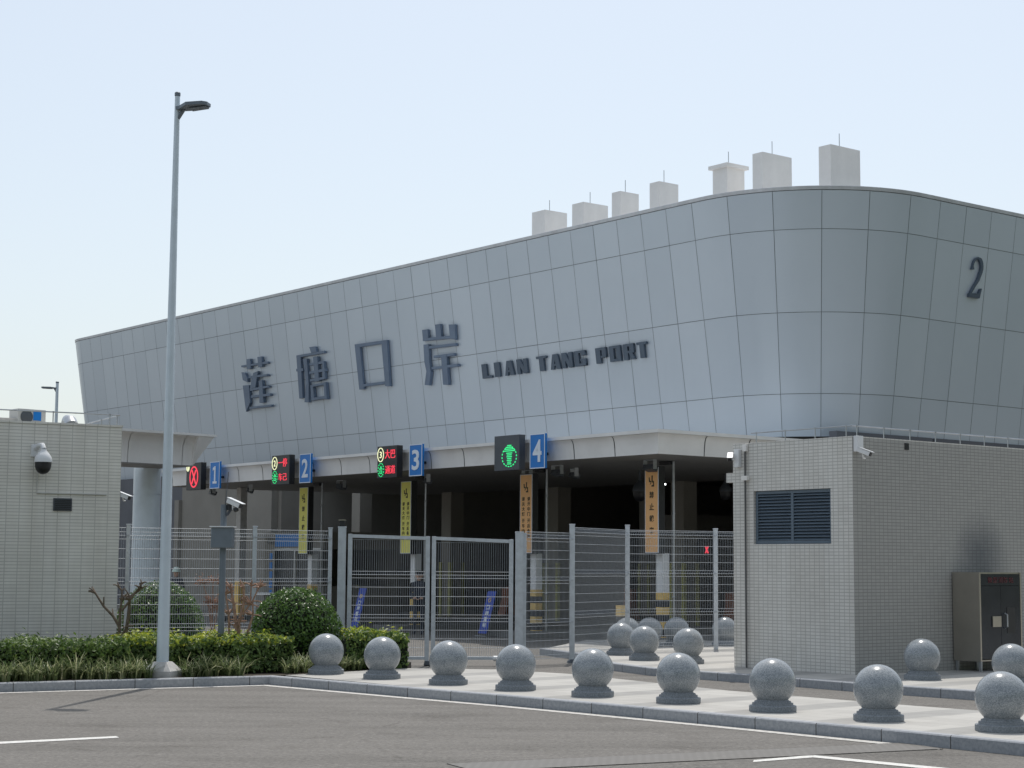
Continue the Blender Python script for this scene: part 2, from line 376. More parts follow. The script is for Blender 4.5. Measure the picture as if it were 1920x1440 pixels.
kerb('kerb.001', KB, .13, -.02, .12)
KBI = offset_poly(KB, .131)
slab('pavement.001', KBI+[(30, 25), (30, 36), (6.5, 36.0), (3.4, 37.6), (1.6, 37.2)], .12, 'paving')
# markings
def mark(name, pts, z=.004, mat='roadpaint'):
    m = MB(); m.add([(x, y, z) for x, y in pts], [list(range(len(pts)))]); o = m.build(name, mat); return tag(o, kind='structure')
mark('road_marking', [(-8.2, 13.95), (-8.3, 14.2), (-3.77, 17.12), (-3.71, 16.98), (-3.74, 16.94)])
mark('road_marking.001', [(2.07, 15.22), (2.10, 15.38), (2.68, 15.82), (2.65, 15.62)])
mark('road_marking.002', [(2.651, 15.622), (2.681, 15.818), (4.6, 13.9), (4.45, 13.78)])
e0 = offset_poly(KF[:9], -.05); e1 = offset_poly(KF[:9], -.21)
mm = MB()
for i in range(len(e0)-1):
    if i == len(e0)-2: break
    mm.add([(*e0[i], .004), (*e0[i+1], .004), (*e1[i+1], .004), (*e1[i], .004)], [(3, 2, 1, 0)])
mm.add([(*e0[-2], .004), (3.98, 16.46, .004), (3.93, 16.36, .004), (*e1[-2], .004)], [(3, 2, 1, 0)])
tag(mm.build('edge_line', 'kerbline'), kind='structure')
# drain grate
dg_ = Vector((3.9-.38, 16.72-15.05, 0)); ln_ = dg_.length; dn = dg_.normalized()
gr = thing('drain_grate', 'long slotted iron drain grate set across the asphalt near the kerb', 'drain grate', (-.4, 14.68, 0), math.atan2(dn.y, dn.x))
n = NT('slotted_iron'); b = brick(n, .085, .075, .024, (.18, .172, .16), (.14, .135, .125), (.125, .118, .108), .5); n.base(b.outputs['Color']); n.set(.55, .3); M['slots'] = n.m
m = MB(); m.box(0, 4.7, -.30, .27, .001, .007); m.build('slotted_cover', 'slots', gr)
m = MB(); m.box(0, 4.7, .271, .285, .001, .0075); m.box(0, 4.7, -.315, -.301, .001, .0075); m.build('frame', 'asphalt', gr)

# added unseen hillside, blocks sky light from the right of and behind the viewpoint
n = NT('sky_blocker_hillside'); n.base(n.ramp(n.noise(.25, 6), [(.3, (.018, .035, .012)), (.7, (.05, .075, .025))])); n.set(.95); M['skyblock'] = n.m
m = MB(); rows = []
for i in range(60):
    a = R_(62+i*2.6); rr = []
    for j in range(9):
        d = 62+j*14; hgt = (1-(1-j/8.0)**2)*58*(.85+.2*math.sin(i*.35)+.08*math.sin(i*1.3+j))*min(1, i/6.0, (59-i)/6.0)+random.uniform(0, 2.5)*(j > 0)
        rr.append((math.sin(a)*d, math.cos(a)*d, hgt-.05))
    rows += rr
m.add(rows, [(i*9+j, i*9+j+1, (i+1)*9+j+1, (i+1)*9+j) for i in range(59) for j in range(8)])
tag(m.build('sky_blocker_hills', 'skyblock', smooth=True, uv=False), kind='structure')

# ------------------------------------------------------------ granite ball bollards
def ball():
    t = thing('ball_bollard', 'x', 'bollard')
    m = MB(); R0 = .25; zc = .312; prof = []
    for k in range(0, 33):
        a = -math.acos(min(1, .655))+0; 
        th = R_(-50)+(R_(90)-R_(-50))*k/32
        prof.append((max(.001, R0*math.cos(th)), zc+R0*math.sin(th)))
    m.lathe(prof, 48); m.build('ball', 'granite', t, smooth=True, uv=False, angle=60)
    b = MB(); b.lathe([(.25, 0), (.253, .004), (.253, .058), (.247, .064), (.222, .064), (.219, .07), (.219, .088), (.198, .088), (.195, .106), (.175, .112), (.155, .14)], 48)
    b.build('base', 'granitebaseshade', t, smooth=True, uv=False, angle=22)
    return t
near = [(-2.60, 25.13), (-1.74, 24.17), (-.80, 23.09), (.07, 22.12), (.98, 21.13), (1.91, 20.22), (2.82, 19.14), (3.73, 18.05), (4.68, 16.97)]
near_l = ['granite ball bollard farthest left in the front row, in front of the round clipped bush',
          'second granite ball bollard from the left, in front of the short golden hedge end',
          'third granite ball bollard from the left, in front of the middle gate post',
          'fourth granite ball bollard from the left, in front of the thick right gate post',
          'granite ball bollard in the front row below the hinged fence panel post',
          'front row granite ball bollard overlapping the rear ball nearest the tiled building edge',
          'front row granite ball bollard in front of the drainpipe side of the louvred tiled building',
          'front row granite ball bollard by the tiled building corner, second from the right edge',
          'largest and nearest granite ball bollard, cut by the right edge of the photo']
farb = [(1.93, 31.0, 'sunlit granite ball bollard farthest back on the rear pavement, leftmost beside the open fence panel'),
        (2.21, 29.33, 'sunlit granite ball bollard in the middle of the rear pavement trio'),
        (2.85, 28.46, 'sunlit granite ball bollard nearest the left edge of the tiled building wall'),
        (5.72, 24.7, 'granite ball bollard on the rear pavement in front of the shaded tiled wall'),
        (6.55, 23.25, 'granite ball bollard on the rear pavement in front of the steel cabinet'),
        (2.24, 34.0, 'shaded granite ball bollard showing only a rim behind the leftmost sunlit rear ball'),
        (2.68, 34.2, 'shaded granite ball bollard behind the fence mesh, left of the striped lane post foot'),
        (3.24, 34.6, 'shaded granite ball bollard behind the fence mesh, right of the striped lane post foot'),
        (4.21, 34.9, 'shaded granite ball bollard behind the fence, tucked against the tiled building edge')]
b0 = ball(); used = False
for (x, y), lb in list(zip(near, near_l))+[((x, y), lb) for x, y, lb in farb]:
    o = b0 if not used else copy_tree(b0); used = True
    o.location = (x, y, .12); o.rotation_euler = (0, 0, random.uniform(0, 6)); o['label'] = lb; o['group'] = 'granite ball bollards along the pavement kerbs'

# ------------------------------------------------------------ main hall
O = (24.5, -26.3)
hall = thing('port_hall', 'long port building clad in leaning grey metal panels with a rounded corner', 'building', W(O[0], O[1], 0), GR)
LEAN = .145; ZR = 8.07
RC = 3.6; RCL = 1.0; SL = -70.3
def outline(d):
    """reference outline at level B: d = distance right of the seam at s=-32.7; returns (p, s, outward normal)"""
    if d <= .3:
        s = -32.7+d
        if s >= SL: return (32.1, s, (-1, 0))
        a = (SL-s)/RCL
        if a < math.pi/2: return (32.1+RCL-RCL*math.cos(a), SL-RCL*math.sin(a), (-math.cos(a), -math.sin(a)))
        return (32.1+RCL+(a-math.pi/2)*RCL, SL-RCL, (0, -1))
    if d <= .3+RC*math.pi/2:
        a = (d-.3)/RC; return (32.1+RC-RC*math.cos(a), -32.4+RC*math.sin(a), (-math.cos(a), math.sin(a)))
    return (32.1+RC+(d-.3-RC*math.pi/2), -28.8, (0, 1))
def fpt(d, z, out=0.0):
    p, s, nn = outline(d); k = LEAN*(z-ZR)+out
    return L(p+nn[0]*k, s+nn[1]*k, z, O)
seams = [-.985*k for k in range(38, 0, -1)]+[0]+[1.108*k for k in range(1, 7)]+[6.65+1.07*k for k in range(1, 28)]
seams = [-37.6-1.57-6.0, -37.6-1.57-3, -37.6-1.57, -37.6-.78]+seams
ZL = [4.95, 6.03, 8.07, 10.14, 11.11]
m = MB(); m.cur = 1
bk = MB()
for i in range(len(seams)-1):
    d0, d1 = seams[i], seams[i+1]; g_ = .0065
    sub = 4 if (-.5 < (d0+d1)/2 < 7 or d1 < -37.2) else 1
    for j in range(4):
        z0, z1 = ZL[j]+g_, ZL[j+1]-g_
        m.cpv = random.random(); m.cur = 0; ja = (random.uniform(-.0018, .0018), random.uniform(-.0018, .0018))
        vs = []; fs = []
        for k in range(sub+1):
            d = d0+g_+(d1-d0-2*g_)*k/sub
            vs += [fpt(d, z0, ja[0]), fpt(d, z1, ja[1])]
        for k in range(sub): fs.append((2*k, 2*k+2, 2*k+3, 2*k+1))
        vs2 = [fpt(d0+g_, z0, -.03), fpt(d1-g_, z0, -.03), fpt(d1-g_, z1, -.03), fpt(d0+g_, z1, -.03)]
        m.add(vs, fs)
    vs = []; fs = []
    for k in range(sub+1):
        d = d0+(d1-d0)*k/sub
        vs += [fpt(d, ZL[0]-.0, -.025), fpt(d, ZL[-1]+.03, -.025)]
    for k in range(sub): fs.append((2*k, 2*k+2, 2*k+3, 2*k+1))
    bk.add(vs, fs)
m.build('wall_cladding', 'panel', hall, smooth=True, pv=True, angle=60, uv=False)
bk.build('cladding_joints', 'gap', hall, smooth=True, uv=False)
# coping
m = MB(); vs = []; fs = []; ds = []
for i in range(len(seams)-1):
    sub = 4 if (-.5 < (seams[i]+seams[i+1])/2 < 7 or seams[i+1] < -37.2) else 1
    for k in range(sub): ds.append(seams[i]+(seams[i+1]-seams[i])*k/sub)
for d in ds: vs += [fpt(d, 11.12, -.02), fpt(d, 11.12, .012), fpt(d, 11.205, .012), fpt(d, 11.215, .004), fpt(d, 11.215, -.5)]
for i in range(len(ds)-1):
    for k in range(4): fs.append((i*5+k, (i+1)*5+k, (i+1)*5+k+1, i*5+k+1))
m.add(vs, fs); m.build('coping', 'cap', hall, uv=False)
# roof deck and hall soffit
m = MB(); m.prism([(x, y, 10.9) for x, y, z in [fpt(d, 10.9, -.05) for d in ds]]+[(60, 2.9, 10.9), (60, 44, 10.9)], (0, 0, .1)); m.build('roof', 'cap', hall)
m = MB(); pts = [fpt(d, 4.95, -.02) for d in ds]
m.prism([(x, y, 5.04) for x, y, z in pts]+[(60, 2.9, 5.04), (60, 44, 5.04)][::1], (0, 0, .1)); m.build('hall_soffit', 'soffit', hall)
# canopy over the lanes: fascia panels with a projecting lip, flat soffit stepped up behind
can = thing('lane_canopy', 'flat canopy with pale metal fascia over the inspection lanes', 'canopy', W(O[0], O[1], 0), GR)
CL = -47.9
m = MB(); m.cur = 0
def fasc(m, a, b, nrm, ea=0, eb=0):   # a,b local xy points left->right
    g_ = .014; a = Vector((*a, 0)); b = Vector((*b, 0)); d = (b-a).normalized(); nn = Vector((*nrm, 0))
    a2 = a+d*g_; b2 = b-d*g_
    prof = [(.0, 3.945), (.012, 4.12), (.03, 4.25), (.055, 4.32), (.10, 4.365)]
    m.cpv = random.random(); vs = []; fs = []
    for o_, z in prof:
        for q in ((a if ea else a2)-d*o_*ea, (b if eb else b2)+d*o_*eb):
            p = q+nn*o_; vs.append((p.x, p.y, z))
    for k in range(len(prof)-1): fs.append((2*k, 2*k+1, 2*k+3, 2*k+2))
    m.add(vs, fs)
y = 0.0; k = 0
front = []
yy = 0.0
while yy < 21.6: front.append(yy); yy += 1.32
front.append(21.6)
for i in range(len(front)-1): fasc(m, (0, front[i+1]), (0, front[i]), (-1, 0), 0, 1 if i == 0 else 0)
side = [0, 1.3, 2.6, 3.9, 5.2, 6.5, 7.8, 9.1]
for i in range(len(side)-1): fasc(m, (side[i], 0), (side[i+1], 0), (0, -1), 1 if i == 0 else 0, 0)
m.build('fascia', 'canopy', can, smooth=True, pv=True, uv=False, angle=50)
m = MB(); m.box(.02, 9.1, .02, 21.58, 3.99, 4.36); m.build('roof_slab', 'gap', can)
m = MB(); lip = -.13
m.box(lip, 9.1, lip, 0.12, 4.368, 4.44); m.box(lip, .12, .12, 21.6, 4.368, 4.44); m.box(.12, 9.1, .12, 21.6, 4.362, 4.42)
m.build('roof_edge', 'canopy', can)
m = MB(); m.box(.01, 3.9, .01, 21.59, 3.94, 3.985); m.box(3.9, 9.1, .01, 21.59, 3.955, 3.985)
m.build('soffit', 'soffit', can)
# ground floor under the hall (walls, columns)
m = MB()
def wl(p0, s0, p1, s1, z0=0, z1=5.03, t=.25):
    a = Vector(L(p0, s0, 0, O)); b = Vector(L(p1, s1, 0, O)); d = (b-a).normalized(); n_ = Vector((-d.y, d.x, 0))*t/2
    m.prism([(a-n_+Vector((0, 0, z0)))[:], (b-n_+Vector((0, 0, z0)))[:], (b+n_+Vector((0, 0, z0)))[:], (a+n_+Vector((0, 0, z0)))[:]], (0, 0, z1-z0))
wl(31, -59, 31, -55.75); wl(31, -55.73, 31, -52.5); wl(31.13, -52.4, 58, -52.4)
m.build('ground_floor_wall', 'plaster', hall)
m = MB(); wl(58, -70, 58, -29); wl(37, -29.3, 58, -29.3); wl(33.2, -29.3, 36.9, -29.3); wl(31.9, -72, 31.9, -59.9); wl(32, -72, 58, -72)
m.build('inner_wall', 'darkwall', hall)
m = MB(); wl(30.9, -59.35, 30.9, -59.02, 0, 4.0, .3); m.build('door_jamb', 'plaster', hall)
for s_ in (-34.68, -39.97, -45.27, -50.5):
    for p_ in (33.0, 41.5):
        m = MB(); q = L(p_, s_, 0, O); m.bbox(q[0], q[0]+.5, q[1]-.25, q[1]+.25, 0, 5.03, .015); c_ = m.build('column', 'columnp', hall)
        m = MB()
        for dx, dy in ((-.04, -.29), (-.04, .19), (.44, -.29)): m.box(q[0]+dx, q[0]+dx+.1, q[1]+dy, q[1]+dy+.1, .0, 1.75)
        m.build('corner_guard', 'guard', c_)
for s_, p_ in ((-37.2, 44), (-33.2, 38), (-42.5, 40)):
    q = L(p_, s_, 0, O); m = MB(); m.box(q[0], q[0]+2.4, q[1]-.8, q[1]+.8, 0, 3.35); m.build('inner_room', 'plaster', hall)
# small lamps glowing deep inside
for p_, s_, z_ in ((40, -42.9, 4.35), (40, -36.35, 4.3)):
    q = L(p_, s_, z_, O); m = MB(); m.box(q[0], q[0]+.1, q[1]-.22, q[1]+.22, z_, z_+.09)
    t = thing('ceiling_lamp', 'small bright ceiling lamp glowing deep in the dark hall, '+('left' if s_ < -40 else 'right')+' of two', 'lamp', W(O[0], O[1], 0), GR, 'lamps lit inside the hall'); m.build('diffuser', 'lampglow', t)
    m = MB(); m.box(q[0]+.01, q[0]+.09, q[1]-.15, q[1]+.15, z_+.092, 5.03); m.build('hanger', 'darkgrey', t)

# rooftop shafts
def shaft(sc, ls, lp, zt, label, cap=False, p=35.3):
    t = thing('rooftop_shaft', label, 'roof shaft', W(p, sc, 11.0), GR, 'pale shafts on the hall roof')
    m = MB(); m.bbox(0, lp, 0, ls, -.2, zt-11.0, .012); b = m.build('shaft_body', 'offwhite', t)
    m = MB(); x = lp*.5; y_ = ls*.5; h = zt-11
    m.tube([(x, y_, h-.02), (x, y_, h+.42)], .011, 6); m.lathe([(.04, 0), (.04, .02), (.015, .05)], 10, (x, y_, h)); m.build('lightning_rod', 'steel', t)
    if cap:
        m = MB(); m.bbox(-.09, lp+.09, -.09, ls+.09, h-.13, h-.02, .008); m.build('cap_slab', 'offwhite', t)
    return t
shaft(-31.11, .43, 1.19, 12.96, 'tallest looking pale rooftop shaft, nearest the rounded corner, rightmost of seven')
shaft(-33.61, .39, 1.19, 13.21, 'wide pale rooftop shaft second from the right, plain top')
shaft(-35.0, .58, .71, 13.15, 'pale rooftop shaft with a projecting cap slab, only one with a cap', True)
shaft(-37.83, .42, .79, 13.09, 'narrow pale rooftop shaft just left of the one with a cap slab')
shaft(-39.57, .39, .77, 13.08, 'narrowest pale rooftop shaft, fifth from the right')
shaft(-41.3, .55, 1.03, 13.02, 'broad low pale rooftop shaft second from the left')
shaft(-43.21, .66, .94, 13.07, 'leftmost pale rooftop shaft of the row on the hall roof')

# lettering on the front
CH = {"lian": [[[-56.688, 8.898], [-54.696, 8.882], [-54.711, 8.812], [-56.701, 8.835]], [[-56.275, 9.091], [-55.889, 9.086], [-55.936, 8.723], [-56.321, 8.735]], [[-55.474, 9.098], [-55.075, 9.097], [-55.104, 8.73], [-55.483, 8.733]], [[-56.709, 8.655], [-56.378, 8.604], [-56.226, 8.398], [-56.254, 8.264], [-56.673, 8.36]], [[-56.714, 8.167], [-56.181, 8.151], [-56.216, 7.523], [-56.67, 7.213], [-56.696, 7.556]], [[-56.394, 7.365], [-54.732, 7.351], [-54.748, 7.271], [-56.409, 7.293]], [[-56.211, 8.469], [-54.787, 8.442], [-54.802, 8.371], [-56.226, 8.398]], [[-55.76, 8.554], [-55.416, 8.598], [-55.821, 8.028], [-56.211, 8.008]], [[-56.211, 8.008], [-54.777, 8.036], [-54.793, 7.96], [-56.227, 7.932]], [[-56.166, 7.762], [-54.716, 7.745], [-54.733, 7.661], [-56.184, 7.676]], [[-55.518, 8.246], [-55.174, 8.257], [-55.245, 7.457], [-55.624, 7.459]]], "tang": [[[-51.934, 9.127], [-51.458, 9.12], [-51.393, 8.931], [-51.844, 8.926]], [[-52.815, 8.92], [-50.898, 8.922], [-50.914, 8.842], [-52.832, 8.838]], [[-52.815, 8.92], [-52.448, 8.887], [-52.598, 7.439], [-52.919, 7.429]], [[-52.907, 8.462], [-52.361, 8.445], [-52.379, 8.354], [-52.926, 8.371]], [[-52.402, 8.767], [-52.053, 8.751], [-52.095, 7.888], [-52.222, 7.251], [-52.595, 7.277], [-52.354, 7.908]], [[-52.0, 8.58], [-50.967, 8.574], [-50.983, 8.494], [-52.016, 8.499]], [[-52.056, 8.299], [-50.915, 8.32], [-50.934, 8.226], [-52.074, 8.209]], [[-52.066, 8.033], [-51.029, 8.043], [-51.045, 7.962], [-52.082, 7.951]], [[-51.181, 8.57], [-50.969, 8.565], [-50.998, 7.986], [-51.252, 7.997]], [[-51.717, 8.777], [-51.339, 8.766], [-51.394, 7.926], [-51.764, 7.931]], [[-52.07, 7.794], [-51.808, 7.797], [-51.817, 7.315], [-52.118, 7.29]], [[-52.063, 7.83], [-50.983, 7.848], [-50.997, 7.777], [-52.077, 7.757]], [[-51.211, 7.857], [-50.98, 7.862], [-51.009, 7.282], [-51.247, 7.285]], [[-52.081, 7.389], [-50.987, 7.394], [-51.003, 7.314], [-52.099, 7.298]]], "kou": [[[-49.108, 8.946], [-48.708, 8.93], [-48.751, 7.456], [-49.112, 7.46]], [[-49.107, 8.954], [-47.138, 8.925], [-47.156, 8.828], [-49.087, 8.846]], [[-47.524, 8.928], [-47.1, 8.922], [-47.211, 7.437], [-47.57, 7.455]], [[-48.84, 7.617], [-47.463, 7.612], [-47.479, 7.526], [-48.856, 7.534]]], "an": [[[-45.207, 9.043], [-44.809, 9.037], [-44.836, 8.692], [-45.22, 8.695]], [[-44.482, 9.137], [-44.113, 9.133], [-44.134, 8.708], [-44.509, 8.715]], [[-43.773, 9.065], [-43.36, 9.043], [-43.41, 8.568], [-43.782, 8.633]], [[-45.204, 8.782], [-43.385, 8.709], [-43.4, 8.625], [-45.22, 8.695]], [[-44.905, 8.511], [-43.407, 8.474], [-43.421, 8.393], [-44.92, 8.428]], [[-45.197, 8.58], [-44.822, 8.57], [-44.889, 8.007], [-44.857, 7.711], [-45.019, 7.297], [-45.363, 7.323], [-45.192, 7.739], [-45.246, 8.037]], [[-44.712, 8.192], [-43.55, 8.179], [-43.564, 8.098], [-44.725, 8.118]], [[-44.883, 7.847], [-43.403, 7.838], [-43.418, 7.758], [-44.895, 7.777]], [[-44.32, 8.186], [-43.933, 8.181], [-43.999, 7.236], [-44.369, 7.256]]]}
def fl(s, z, out, o=O):     # point on the straight leaning front
    return L(32.1-LEAN*(z-ZR)-out, s, z, o)
sg = thing('chinese_name_sign', 'four large raised slate blue Chinese characters reading the port name on the front', 'sign', W(O[0], O[1], 0), GR)
for key in ('lian', 'tang', 'kou', 'an'):
    m = MB()
    for qi, poly in enumerate(CH[key]):
        o_ = .09+.003*qi; cs = sum(q[0] for q in poly)/len(poly)
        m.prism([fl(s+(.12 if s < cs else .02), z, .02) for s, z in poly], tuple(Vector(fl(0, 8, .02+o_))-Vector(fl(0, 8, .02))))
    ch = m.build('character', 'letter', sg)
def box_letter(ch, w_, h):
    """heavy stencil-like capitals as polygons in a w x h box"""
    t = .40*w_; b = .16*h
    if ch == 'L': return [[(0, h), (t*1.25, h), (t*1.25, 0), (0, 0)], [(t*1.2, 0), (w_, 0), (w_, b), (t*1.2, b)]]
    if ch == 'I': return [[(.05*w_, 0), (.95*w_, 0), (.95*w_, h), (.05*w_, h)]]
    if ch == 'A': return [[(0, 0), (.3*w_, 0), (.58*w_, h), (.28*w_, h)], [(.6*w_, 0), (w_, 0), (.78*w_, h), (.4*w_, h)], [(.25*w_, .22*h), (.75*w_, .22*h), (.7*w_, .36*h), (.3*w_, .36*h)]]
    if ch == 'N': return [[(0, 0), (.32*w_, 0), (.32*w_, h), (0, h)], [(.68*w_, 0), (w_, 0), (w_, h), (.68*w_, h)], [(.02*w_, h), (.36*w_, h), (.98*w_, 0), (.62*w_, 0)]]
    if ch == 'T': return [[(0, h-b), (w_, h-b), (w_, h), (0, h)], [(.27*w_, 0), (.73*w_, 0), (.73*w_, h-b*.9), (.27*w_, h-b*.9)]]
    if ch == 'G': return [[(0, 0), (.40*w_, 0), (.40*w_, h), (0, h)], [(.3*w_, h-b), (w_, h-b), (w_, h), (.3*w_, h)], [(.3*w_, 0), (w_, 0), (w_, b), (.3*w_, b)], [(.62*w_, 0), (w_, 0), (w_, .46*h), (.62*w_, .46*h)], [(.52*w_, .34*h), (.9*w_, .34*h), (.9*w_, .46*h), (.52*w_, .46*h)], [(.66*w_, .66*h), (w_, .66*h), (w_, h), (.66*w_, h)]]
    if ch == 'P': return [[(0, 0), (.45*w_, 0), (.45*w_, h), (0, h)], [(.3*w_, h-b), (w_, h-b), (w_, h), (.3*w_, h)], [(.62*w_, .36*h), (w_, .36*h), (w_, h), (.62*w_, h)], [(.5*w_, .36*h), (w_, .36*h), (w_, .48*h), (.5*w_, .48*h)]]
    if ch == 'O': return [[(0, 0), (.38*w_, 0), (.38*w_, h), (0, h)], [(.62*w_, 0), (w_, 0), (w_, h), (.62*w_, h)], [(.3*w_, h-b), (.7*w_, h-b), (.7*w_, h), (.3*w_, h)], [(.3*w_, 0), (.7*w_, 0), (.7*w_, b), (.3*w_, b)]]
    if ch == 'R': return [[(0, 0), (.4*w_, 0), (.4*w_, h), (0, h)], [(.3*w_, h-b), (w_, h-b), (w_, h), (.3*w_, h)], [(.6*w_, .46*h), (w_, .46*h), (w_, h), (.6*w_, h)], [(.4*w_, .42*h), (w_, .42*h), (w_, .56*h), (.4*w_, .56*h)], [(.5*w_, .5*h), (.82*w_, .5*h), (w_*1.04, 0), (.68*w_, 0)]]
LT = [('L', -42.37, -41.81), ('I', -41.77, -41.39), ('A', -41.26, -40.73), ('N', -40.67, -40.09), ('T', -39.74, -39.19), ('A', -39.12, -38.58), ('N', -38.59, -38.04), ('G', -38.03, -37.46),
      ('P', -37.11, -36.58), ('O', -36.53, -35.98), ('R', -35.95, -35.43), ('T', -35.39, -34.91)]
sg = thing('latin_name_sign', 'row of raised dark capital letters spelling LIAN TANG PORT on the front', 'sign', W(O[0], O[1], 0), GR)
for ch, s0, s1 in LT:
    m = MB()
    for qi, poly in enumerate(box_letter(ch, s1-s0-.09, .43)):
        m.prism([fl(s0+.10+x, 7.29+z, .02) for x, z in poly], tuple(Vector(fl(0, 8, .085+.002*qi))-Vector(fl(0, 8, .02))))
    m.build('letter', 'lettergrey', sg)
# the numeral 2 on the right flank
def flank(p, z, out): return L(p-.12, -28.8+LEAN*(z-ZR)+out, z, O)
sg = thing('building_number', 'tall dark raised numeral 2 on the right flank of the hall', 'number', W(O[0], O[1], 0), GR)
path = []
for k in range(15):
    a = R_(195-k*(235/14.0)); path.append((38.2+.185*math.cos(a), 9.58+.24*math.sin(a)))
path += [(38.28, 9.26), (38.12, 9.05), (38.02, 8.90), (37.99, 8.84)]
m = MB(); wd = [.075]*1+[.035, .03]+[.035]*5+[.06]*6+[.06]+[.05, .04, .035, .03]
for k in range(len(path)-1):
    (x0, y0), (x1, y1) = path[k], path[k+1]; d = Vector((x1-x0, y1-y0)).normalized(); n_ = Vector((-d.y, d.x)); a, b = wd[min(k, len(wd)-1)]*.8, wd[min(k+1, len(wd)-1)]*.8
    m.prism([flank(x0+n_.x*a-d.x*.01, y0+n_.y*a-d.y*.01, .01), flank(x1+n_.x*b+d.x*.01, y1+n_.y*b+d.y*.01, .01), flank(x1-n_.x*b+d.x*.01, y1-n_.y*b+d.y*.01, .01), flank(x0-n_.x*a-d.x*.01, y0-n_.y*a-d.y*.01, .01)],
            tuple(Vector(flank(38, 9, .06+.0015*k))-Vector(flank(38, 9, .01))))
m.prism([flank(37.95, 8.78, .01), flank(38.38, 8.78, .01), flank(38.44, 9.04, .01), flank(38.40, 9.04, .01), flank(38.33, 8.90, .01), flank(37.95, 8.88, .01)], tuple(Vector(flank(38, 9, .09))-Vector(flank(38, 9, .01))))
m.build('numeral', 'lettergrey', sg)

# ------------------------------------------------------------ lane equipment
def glyph(m, body, s0, s1, z0, z1, p, o, d=.012, bold=0.0):
    fit_text(body, m, s0, s1, z0, z1, lambda x, y: L(p-d, x, y, o), (d, 0, 0), bold)
def ring(m, sc, zc, rs, rz, w_, p, o, n=28, dash=False, d=.012):
    for k in range(n):
        if dash and k % 2: continue
        a0 = 2*math.pi*k/n; a1 = 2*math.pi*(k+1)/n
        q = [(sc+rs*math.cos(a0), zc+rz*math.sin(a0)), (sc+rs*math.cos(a1), zc+rz*math.sin(a1)), (sc+(rs-w_)*math.cos(a1), zc+(rz-w_)*math.sin(a1)), (sc+(rs-w_)*math.cos(a0), zc+(rz-w_)*math.sin(a0))]
        m.prism([L(p, *x, o) for x in q], (-d, 0, 0))
nums = [('1', -44.6, -44.05, 'one'), ('2', -39.75, -39.2, 'two'), ('3', -34.72, -34.19, 'three'), ('4', -30.1, -29.58, 'four')]
for ch, s0, s1, nm in nums:
    o = (24.2, (s0+s1)/2); t = thing('lane_number_sign', 'upright blue lane sign with the pale numeral %s beside its signal board' % ch, 'sign', W(*o, 3.77), GR, 'blue lane number signs on the canopy edge')
    zb = 3.77
    m = MB(); m.bbox(0, .06, -(s1-s0)/2, (s1-s0)/2, 0, .76, .006); m.build('panel', 'blue', t)
    m = MB()
    hw = (s1-s0)/2
    m.box(-.006, -.001, -hw, hw, 0, .02); m.box(-.006, -.001, -hw, hw, .74, .76); m.box(-.006, -.001, -hw, -hw+.02, .0201, .7399); m.box(-.006, -.001, hw-.02, hw, .0201, .7399)
    m.build('border', 'numeral', t)
    m = MB(); w_ = .3
    if ch == '1':
        m.prism([(-.001, -x, z) for x, z in ((-.02, .205), (.055, .205), (.055, .63), (-.0, .63), (-.02, .60))], (-.011, 0, 0)); m.prism([(-.001, -x, z) for x, z in ((-.10, .50), (-.021, .545), (-.021, .625), (-.10, .575))], (-.011, 0, 0)); m.box(-.012, -.001, -.13, .10, .14, .204)
    else: fit_text(ch, m, -w_/2, w_/2, .14, .63, lambda x, y: (-.012, -x, y), (.012, 0, 0), .02)
    m.build('numeral', 'numeral', t)
    m = MB(); m.box(.062, .30, -.03, .03, .3, .36); m.box(.062, .12, .05, .34, .30, .38); m.build('bracket', 'black', t)
leds = [('1', -45.83, -44.95), ('2', -41.0, -40.1), ('3', -35.95, -35.1), ('4', -31.25, -30.35)]
desc = {'1': 'black signal board lit with a red cross in a ring, leftmost over the lanes', '2': 'black signal board lit with small red words and a green ring beside blue sign 2',
        '3': 'black signal board lit with a yellow ringed 3, red words and a green ring', '4': 'black signal board lit only with a green barred symbol beside blue sign 4'}
